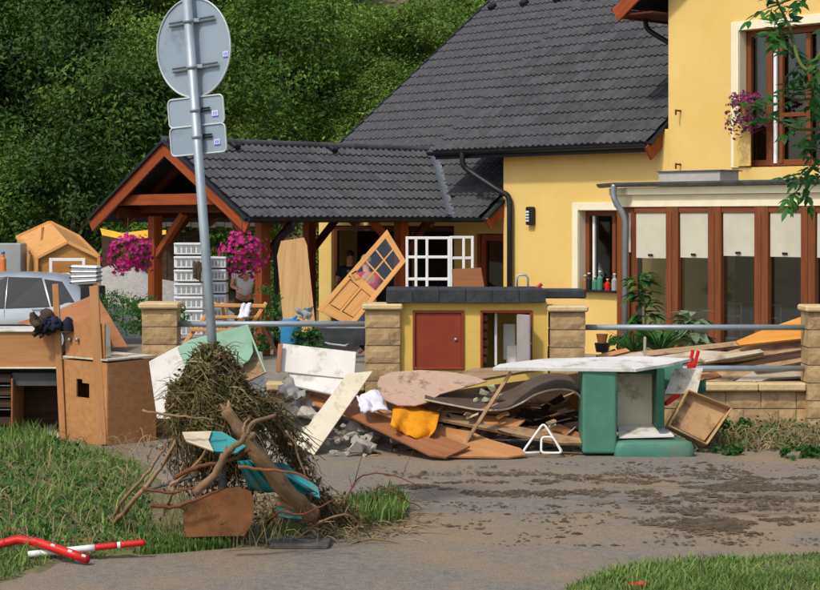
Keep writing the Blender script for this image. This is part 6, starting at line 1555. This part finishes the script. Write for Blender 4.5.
SK = [((112, 527), (135, 500), (160, 468), (176, 440), 13.1, .022, TWIG, 'upper of the two long sticks leaning at the left of the mound'), ((110, 522), (125, 498), (150, 470), (165, 447), 13.25, .016, TWIG, 'lower thin stick leaning at the left of the mound'),
      ((142, 411), (180, 416), (200, 418), (214, 420), 12.35, .010, TWIG, 'thin straight twig sticking out left from the mound'), ((175, 478), (200, 466), (225, 462), (250, 450), 12.5, .018, TWIGD, 'reddish stick under the log'),
      ((150, 505), (175, 507), (200, 498), (225, 488), 12.7, .016, TWIGD, 'reddish stick low at the left of the mound'), ((238, 466), (265, 470), (290, 472), (312, 480), 12.32, .014, TWIGD, 'dark reddish stick lying over the teal sheet'),
      ((170, 486), (190, 470), (205, 452), (213, 440), 12.9, .014, TWIG, 'stick standing up against the mound'), ((160, 520), (170, 500), (178, 480), (184, 462), 12.95, .012, TWIG, 'thin upright stick at the left of the mound'),
      ((142, 488), (170, 493), (185, 489), (200, 486), 12.8, .012, TWIGD, 'thin twig pointing left near the ground'), ((285, 430), (295, 445), (300, 462), (308, 480), 12.6, .010, TWIG, 'thin twig right of the log')]
for k, (a, b, c, d, Y, r, m, lab) in enumerate(SK):
    yo = [0.0, .02, .04, .06]; pts = []
    for (x_, y_), dy in zip((a, b, c, d), yo):
        p = P(x_, y_, GY(y_, .02)) if y_ >= 518 else P(x_, y_, Y + dy); pts.append(p)
    taper('stick', pts, r, r * .6, m, lab, 'stick', .006, 7)
taper('root_twig', [G(340, 520), P(346, 498, 14.3), P(362, 476, 14.6), P(388, 474, 14.6), P(420, 487, 14.6)], .010, .004, TWIGD, 'thin reddish root arching over the road right of the mound', twigs=6, tl_=.25)
taper('root_twig', [G(372, 515), P(372, 500, 14.0), P(380, 486, 14.1), P(405, 500, 14.1), G(422, 508)], .008, .003, TWIGD, 'second thin root looping right of the mound', twigs=5, tl_=.2)
taper('root_twig', [G(300, 540), P(320, 522, 13.1), P(350, 515, 13.2), G(372, 540)], .012, .005, TWIG, 'pale root lying at the foot of the mound', twigs=6, tl_=.2)
taper('root_twig', [G(262, 530), P(280, 512, 12.9), P(300, 515, 12.9), P(335, 500, 13.2)], .012, .005, TWIGD, 'reddish root under the log end', twigs=5, tl_=.2)
tagp(beam('metal_strip', P(147, 490, 13.3), P(193, 477, 13.0), .05, .02, ZINCD, None), 'dark metal strip sticking out of the left of the mound', 'strip')
ASPH = mat('broken_asphalt', '4f4b46', '625d57', 9, .95, .6, 30)
for k, (c, s, yw) in enumerate(((G(292, 543), (.42, .26, .05), 4), (G(300, 549), (.44, .2, .045), -3))):
    cbox_ = cbox('asphalt_slab', c + Vector((0, .05, .03)), s, ASPH, yaw=yw, roll=4, ch=.012); tagp(cbox_, ('upper' if k == 0 else 'lower') + ' flat broken asphalt slab at the foot of the mound', 'slab')
# --- red and white barrier tubes, bottom left
def striped_tube(name, pts, r, bands, lab):
    t = thing(name, lab, 'barrier tube', Vector(pts[0]))
    for (a, b, m) in bands:
        seg_ = []
        L_ = [0]
        for i in range(1, len(pts)): L_.append(L_[-1] + (Vector(pts[i]) - Vector(pts[i - 1])).length)
        def at(u):
            u *= L_[-1]
            for i in range(1, len(pts)):
                if u <= L_[i] + 1e-6: return Vector(pts[i - 1]).lerp(Vector(pts[i]), (u - L_[i - 1]) / (L_[i] - L_[i - 1]))
            return Vector(pts[-1])
        us = [a + (b - a) * k / 8 for k in range(9)]; tube('red_section' if m is REDP else 'white_section', [at(u) for u in us], r, m, t, 12)
    return t
p1 = [P(-60, 566, 12.6), P(-4, 545, 12.6), P(8, 540.5, 12.6), P(20, 536.5, 12.6), P(32, 538, 12.55), P(45, 544, 12.5), P(62, 551, 12.42), P(88, 559.5, 12.36)]
bends = rounded(p1[0:0] or [p1[0], p1[3], p1[-1]], .12, 8)
path = [p1[0]] + [p1[0].lerp(p1[3], .55)] + [Vector(p) for p in rounded([p1[0], p1[3], p1[-1]], .14, 8)[9:18]] + [p1[3].lerp(p1[-1], .6), p1[-1]]
striped_tube('barrier_tube', path, .032, [(0, 1, REDP)], 'bent red barrier tube at the bottom left edge')
rt = bpy.data.objects['barrier_tube']
for u in (.5, .75, .95):
    p = p1[3].lerp(p1[-1], u); d = (p1[-1] - p1[3]).normalized(); cbox('worn_patch', p + Vector((0, -.022, .02)), (.035, .02, .02), WHITEP, rt, pitch=20, roll=40, ch=.006)
p2 = [P(28, 554.5, 12.52), P(145, 542.5, 12.62)]
striped_tube('barrier_pole', p2, .024, [(0, .57, WHITET), (.572, .76, REDP), (.762, .79, WHITET), (.792, 1, REDP)], 'straight red and white barrier pole in the grass behind the bent tube')
tagp(beam('thin_batten', G(58, 541, .04), P(165, 537, 13.4), .03, .015, OAK, None), 'thin brown batten lying in the grass above the barrier pole', 'batten')
# ------------------------------------------------------------------ grass, mud, trailing things
VG = [(-260, 426), (0, 430), (60, 438), (112, 451), (140, 462), (156, 485), (205, 512), (300, 524), (395, 500), (406, 516), (350, 536), (270, 543), (160, 553), (90, 560), (60, 561), (0, 583), (-260, 625)]
def ragged(name, poly, m, z=.022):
    q = [Vector((G(*p).x, G(*p).y, 0)) for p in poly]; ring = []
    for i in range(len(q)):
        a, b = q[i], q[(i + 1) % len(q)]; n = max(1, int((b - a).length / .12))
        for k in range(n): ring.append(a.lerp(b, k / n) + Vector((random.gauss(0, .03), random.gauss(0, .05), 0)))
    c = sum(ring, Vector()) / len(ring); n = len(ring); ar = sum(ring[i].x * ring[(i + 1) % n].y - ring[(i + 1) % n].x * ring[i].y for i in range(n)); sg = 1 if ar > 0 else -1
    outer = []
    for i in range(n):
        t = (ring[(i + 1) % n] - ring[i - 1]).normalized(); outer.append(ring[i] + Vector((t.y, -t.x, 0)) * .10 * sg + Vector((0, 0, -.012)))
    V = [r + Vector((0, 0, z)) for r in ring] + outer; Fc = [tuple(range(n)) if sg > 0 else tuple(range(n - 1, -1, -1))]
    for i in range(n):
        f = (i, n + i, n + (i + 1) % n, (i + 1) % n); Fc.append(f if sg > 0 else f[::-1])
    emit(name, V, Fc, m)['kind'] = 'structure'
VSOIL = mat('verge_soil', '6b6345', '7d7756', 5, .95, .5, 25, rnd=0, dirt='57692f', damt=.5, dscale=2)
ragged('verge', VG, VSOIL)
grass('verge_grass', [[(-240, 426), (0, 430), (50, 441), (100, 456), (135, 468), (152, 492), (150, 554), (90, 561), (60, 562), (0, 584), (-240, 622)]], 38000, .025, .115, GRASS, 'rough green grass of the verge at the left', lean=.75, wid=.007)
grass('verge_grass', [[(-60, 430), (50, 441), (135, 468), (152, 492), (150, 556), (60, 563), (-60, 590)]], 800, .10, .26, GRASS, 'longer arching blades among the verge grass', lean=.9, wid=.007)
bits('verge_leaves', 1600, lambda rg: (lambda y_: G(rg.uniform(-40, 60 + min(90, (y_ - 440) * 1.5) if y_ < 552 else 60), y_))(rg.uniform(446, 556)) + Vector((0, 0, rg.uniform(.02, .10))), .06, LEAFP, 'small broad weed leaves among the verge grass', 23)
grass('verge_grass', [[(150, 535), (290, 536), (300, 541), (270, 546), (160, 555), (140, 556)]], 5000, .04, .14, GRASS, 'short grass strip before the debris mound')
grass('verge_grass', [[(340, 512), (395, 498), (408, 512), (400, 524), (360, 532)]], 1600, .05, .2, GRASS, 'grass tuft at the right end of the debris mound')
grass('tall_weeds', [[(-40, 430), (30, 436), (58, 444), (40, 470), (-40, 465)]], 1200, .10, .28, GRASS, 'taller grass in front of the desk', wid=.010)
BR = [(562, 598), (602, 578), (652, 570), (720, 563), (820, 556), (950, 549), (960, 660), (560, 640)]
ragged('near_verge', BR, VSOIL)
grass('near_grass', [[(564, 592), (602, 577), (652, 569), (720, 562), (820, 555), (900, 549), (900, 625), (575, 625)]], 16000, .02, .10, GRASS, 'fresh green grass of the near verge at bottom right', wid=.005, lean=.7)
tagp(tube('red_tip', [G(628, 588) + Vector((0, 0, .02)), G(646, 592) + Vector((0, 0, .05))], .02, REDP, None, 8), 'red tube end in the grass at the bottom right', 'tube')
def vdry(rg):
    p = G(rg.uniform(-40, 150), rg.uniform(445, 560)); a = rg.uniform(0, 6.28); l = rg.uniform(.08, .3); h = rg.uniform(.03, .25)
    if p.y < 13 and p.x > -2.2: return None
    return [p, p + Vector((math.cos(a) * l * .4, math.sin(a) * l * .4, h)), p + Vector((math.cos(a) * l, math.sin(a) * l, h * .7))]
strands('dry_grass', 600, vdry, DRY, 'dry flattened stalks among the green verge grass', 'grass', .004, 14)
bits('wall_weeds', 1500, lambda rg: G(rg.uniform(695, 850), rg.uniform(432, 453)) + Vector((0, 0, rg.random() ** 2 * .22)), .05, LEAFP, 'green weed leaves scattered along the foot of the low wall', 27)
# clods of mud on the road: too many to count
rg = random.Random(31); V, Fc = [], []
for k in range(22000):
    if rg.random() < .22: px = rg.gauss(735, 45); py = rg.gauss(522, 6)
    elif rg.random() < .2: px = rg.uniform(360, 900); py = rg.uniform(466, 552)
    else: px = rg.uniform(395, 900); py = rg.gauss(487, 9.5)
    if not 463 < py < 548: continue
    p = G(px, py); dens = noise.noise(Vector((p.x * 1.5, p.y * 2.6, 4))) + .7 * noise.noise(Vector((p.x * 4.5, p.y * 6, 8))) + min(.12, (px - 500) / 900)
    if dens < -.05 + .45 * rg.random(): continue
    r = rg.uniform(.004, .013) * (1 if rg.random() < .9 else rg.uniform(1.5, 2.6)); b = len(V); a0 = rg.uniform(0, 6.28)
    for i in range(6):
        a = a0 + i * 1.047; rr = r * rg.uniform(.7, 1.3); V.append((p.x + math.cos(a) * rr * 1.7, p.y + math.sin(a) * rr, .012))
    for i in range(3):
        a = a0 + i * 2.09; V.append((p.x + math.cos(a) * r * .6, p.y + math.sin(a) * r * .4, .014 + r * rg.uniform(.12, .4)))
    for i in range(6): Fc.append((b + i, b + (i + 1) % 6, b + 6 + ((i + 1) // 2) % 3))
    for i in range(3): Fc.append((b + 2 * i + 1, b + 6 + (i + 1) % 3, b + 6 + i)) if False else None
    Fc.append((b + 6, b + 7, b + 8)); Fc.append((b + 1, b + 7, b + 6)); Fc.append((b + 3, b + 8, b + 7)); Fc.append((b + 5, b + 6, b + 8))
Fc = [f for f in Fc if len(set(f)) == 3]
tagp(emit('mud_clods', V, Fc, MUDE), 'dark clods of flood mud scattered over the road', 'mud', kind='stuff')
# ------------------------------------------------------------------ young tree at the right, its leafy branches reaching into the top right corner
NT = Vector((3.35, 10.6, 0))
nt_ = thing('young_tree', 'leafy young tree at the right edge, branches hanging before the upper window', 'tree', NT)
tube('trunk', rnd_path([NT, NT + Vector((.05, 0, 1.5)), NT + Vector((-.05, .05, 3)), NT + Vector((.1, 0, 4.6)), NT + Vector((0, 0, 5.6))], .01, 4), [.07 - .0035 * i for i in range(17)], BARK, nt_, 10)
rg = random.Random(41); V, Fc = [], []
def leaflet(p, d, up_, l):
    s = d.cross(up_).normalized(); n_ = s.cross(d); b = len(V)
    V.extend([p, p + d * l * .3 + s * l * .17 + n_ * l * .03, p + d * l * .3, p + d * l * .3 - s * l * .17 + n_ * l * .03, p + d * l * .65 + s * l * .15 - n_ * l * .04, p + d * l * .65 - n_ * l * .05, p + d * l * .65 - s * l * .15 - n_ * l * .04, p + d * l - n_ * l * .16])
    for f in ((0, 1, 2), (0, 2, 3), (1, 4, 5, 2), (2, 5, 6, 3), (4, 7, 5), (5, 7, 6)): Fc.append(tuple(b + i for i in f))
def compound(p, d, n, l, gap):
    """one compound leaf: paired leaflets along a thin stalk"""
    pts = [p + d * gap * i + Vector((0, 0, -.012 * i * i * gap * 8)) for i in range(n + 1)]
    v, f = tubevf(pts, .0022, 4); b = len(tv_); tv_.extend(v); tf2.extend([tuple(b + i for i in q) for q in f])
    for i in range(1, n + 1):
        for s in (-1, 1):
            sd_ = d.cross(Vector((0, 0, 1))); sd_ = sd_.normalized() if sd_.length > .05 else Vector((1, 0, 0))
            dd_ = (d * .55 + sd_ * s + Vector((rg.gauss(0, .2), rg.gauss(0, .2), -.35 + rg.gauss(0, .2)))).normalized(); leaflet(pts[i], dd_, Vector((rg.gauss(0, .25), -.6 + rg.gauss(0, .25), 1)).normalized(), l * rg.uniform(.75, 1.2))
    leaflet(pts[-1], (d + Vector((0, 0, -.4))).normalized(), Vector((0, -.4, 1)).normalized(), l * 1.1)
tv_, tf2 = [], []
BRN = [([(1000, -120), (900, -60), (835, 30), (806, 70), (790, 28), (778, 2), (770, -20)], 6), ([(1000, -30), (900, 20), (840, 60), (812, 72), (790, 48), (776, 35)], 5), ([(1000, 20), (900, 60), (840, 90), (806, 100), (784, 96)], 6),
       ([(1000, 60), (900, 95), (850, 115), (815, 130), (780, 122), (768, 112)], 6), ([(1000, 100), (900, 140), (850, 150), (820, 160), (805, 178), (798, 190)], 5), ([(1000, -60), (900, -10), (850, 20), (825, 60), (820, 110), (812, 150)], 6), ([(1000, 60), (900, 120), (850, 140), (830, 170), (815, 185)], 5), ([(900, -60), (850, -30), (800, -5), (768, 8)], 4)]
for k, (pl_px, nl) in enumerate(BRN):
    Yb = 10.2 + .12 * k; q = rnd_path([NT + Vector((0, 0, P(0, pl_px[0][1], Yb).z * .96))] + [P(x_, y_, Yb + rg.uniform(-.1, .1)) for x_, y_ in pl_px[1:]], .004, 5); n = len(q)
    tube('branch', q, [.018 * (1 - .85 * i / n) + .002 for i in range(n)], STEM, nt_, 6)
    for i in range(int(n * .15), n, 2):
        d0 = (q[min(i + 1, n - 1)] - q[i - 1]).normalized()
        for s in (rg.choice((-1, 1)),) if rg.random() < .5 else (-1, 1):
            d = (d0 * .6 + Vector((rg.gauss(0, .5), rg.gauss(0, .5), .2 + s * .5))).normalized(); compound(q[i], d, rg.choice((2, 2, 3)), .085, .042)
    compound(q[-1], d0, 3, .09, .045)
for k in range(11):                                                   # the rest of the crown, out of the frame to the right and above
    a = rg.uniform(-1.6, 1.9); z = rg.uniform(2.9, 5.3); l = rg.uniform(.6, 1.1); d = Vector((math.cos(a), math.sin(a), 0)); b0 = NT + Vector((0, 0, z))
    q = rnd_path([b0, b0 + d * l * .5 + Vector((0, 0, .25)), b0 + d * l + Vector((0, 0, .2))], .01, 6); n = len(q)
    tube('branch', q, [.016 * (1 - .85 * i / n) + .002 for i in range(n)], STEM, nt_, 6)
    for i in range(2, n):
        d0 = (q[min(i + 1, n - 1)] - q[i - 1]).normalized(); compound(q[i], (d0 * .5 + Vector((rg.gauss(0, .6), rg.gauss(0, .6), rg.gauss(.1, .5)))).normalized(), 3, .09, .045)
emit('leaf_stalks', tv_, tf2, STEM, nt_)['kind'] = 'stuff'; emit('leaves', V, Fc, LEAFN, nt_)['kind'] = 'stuff'
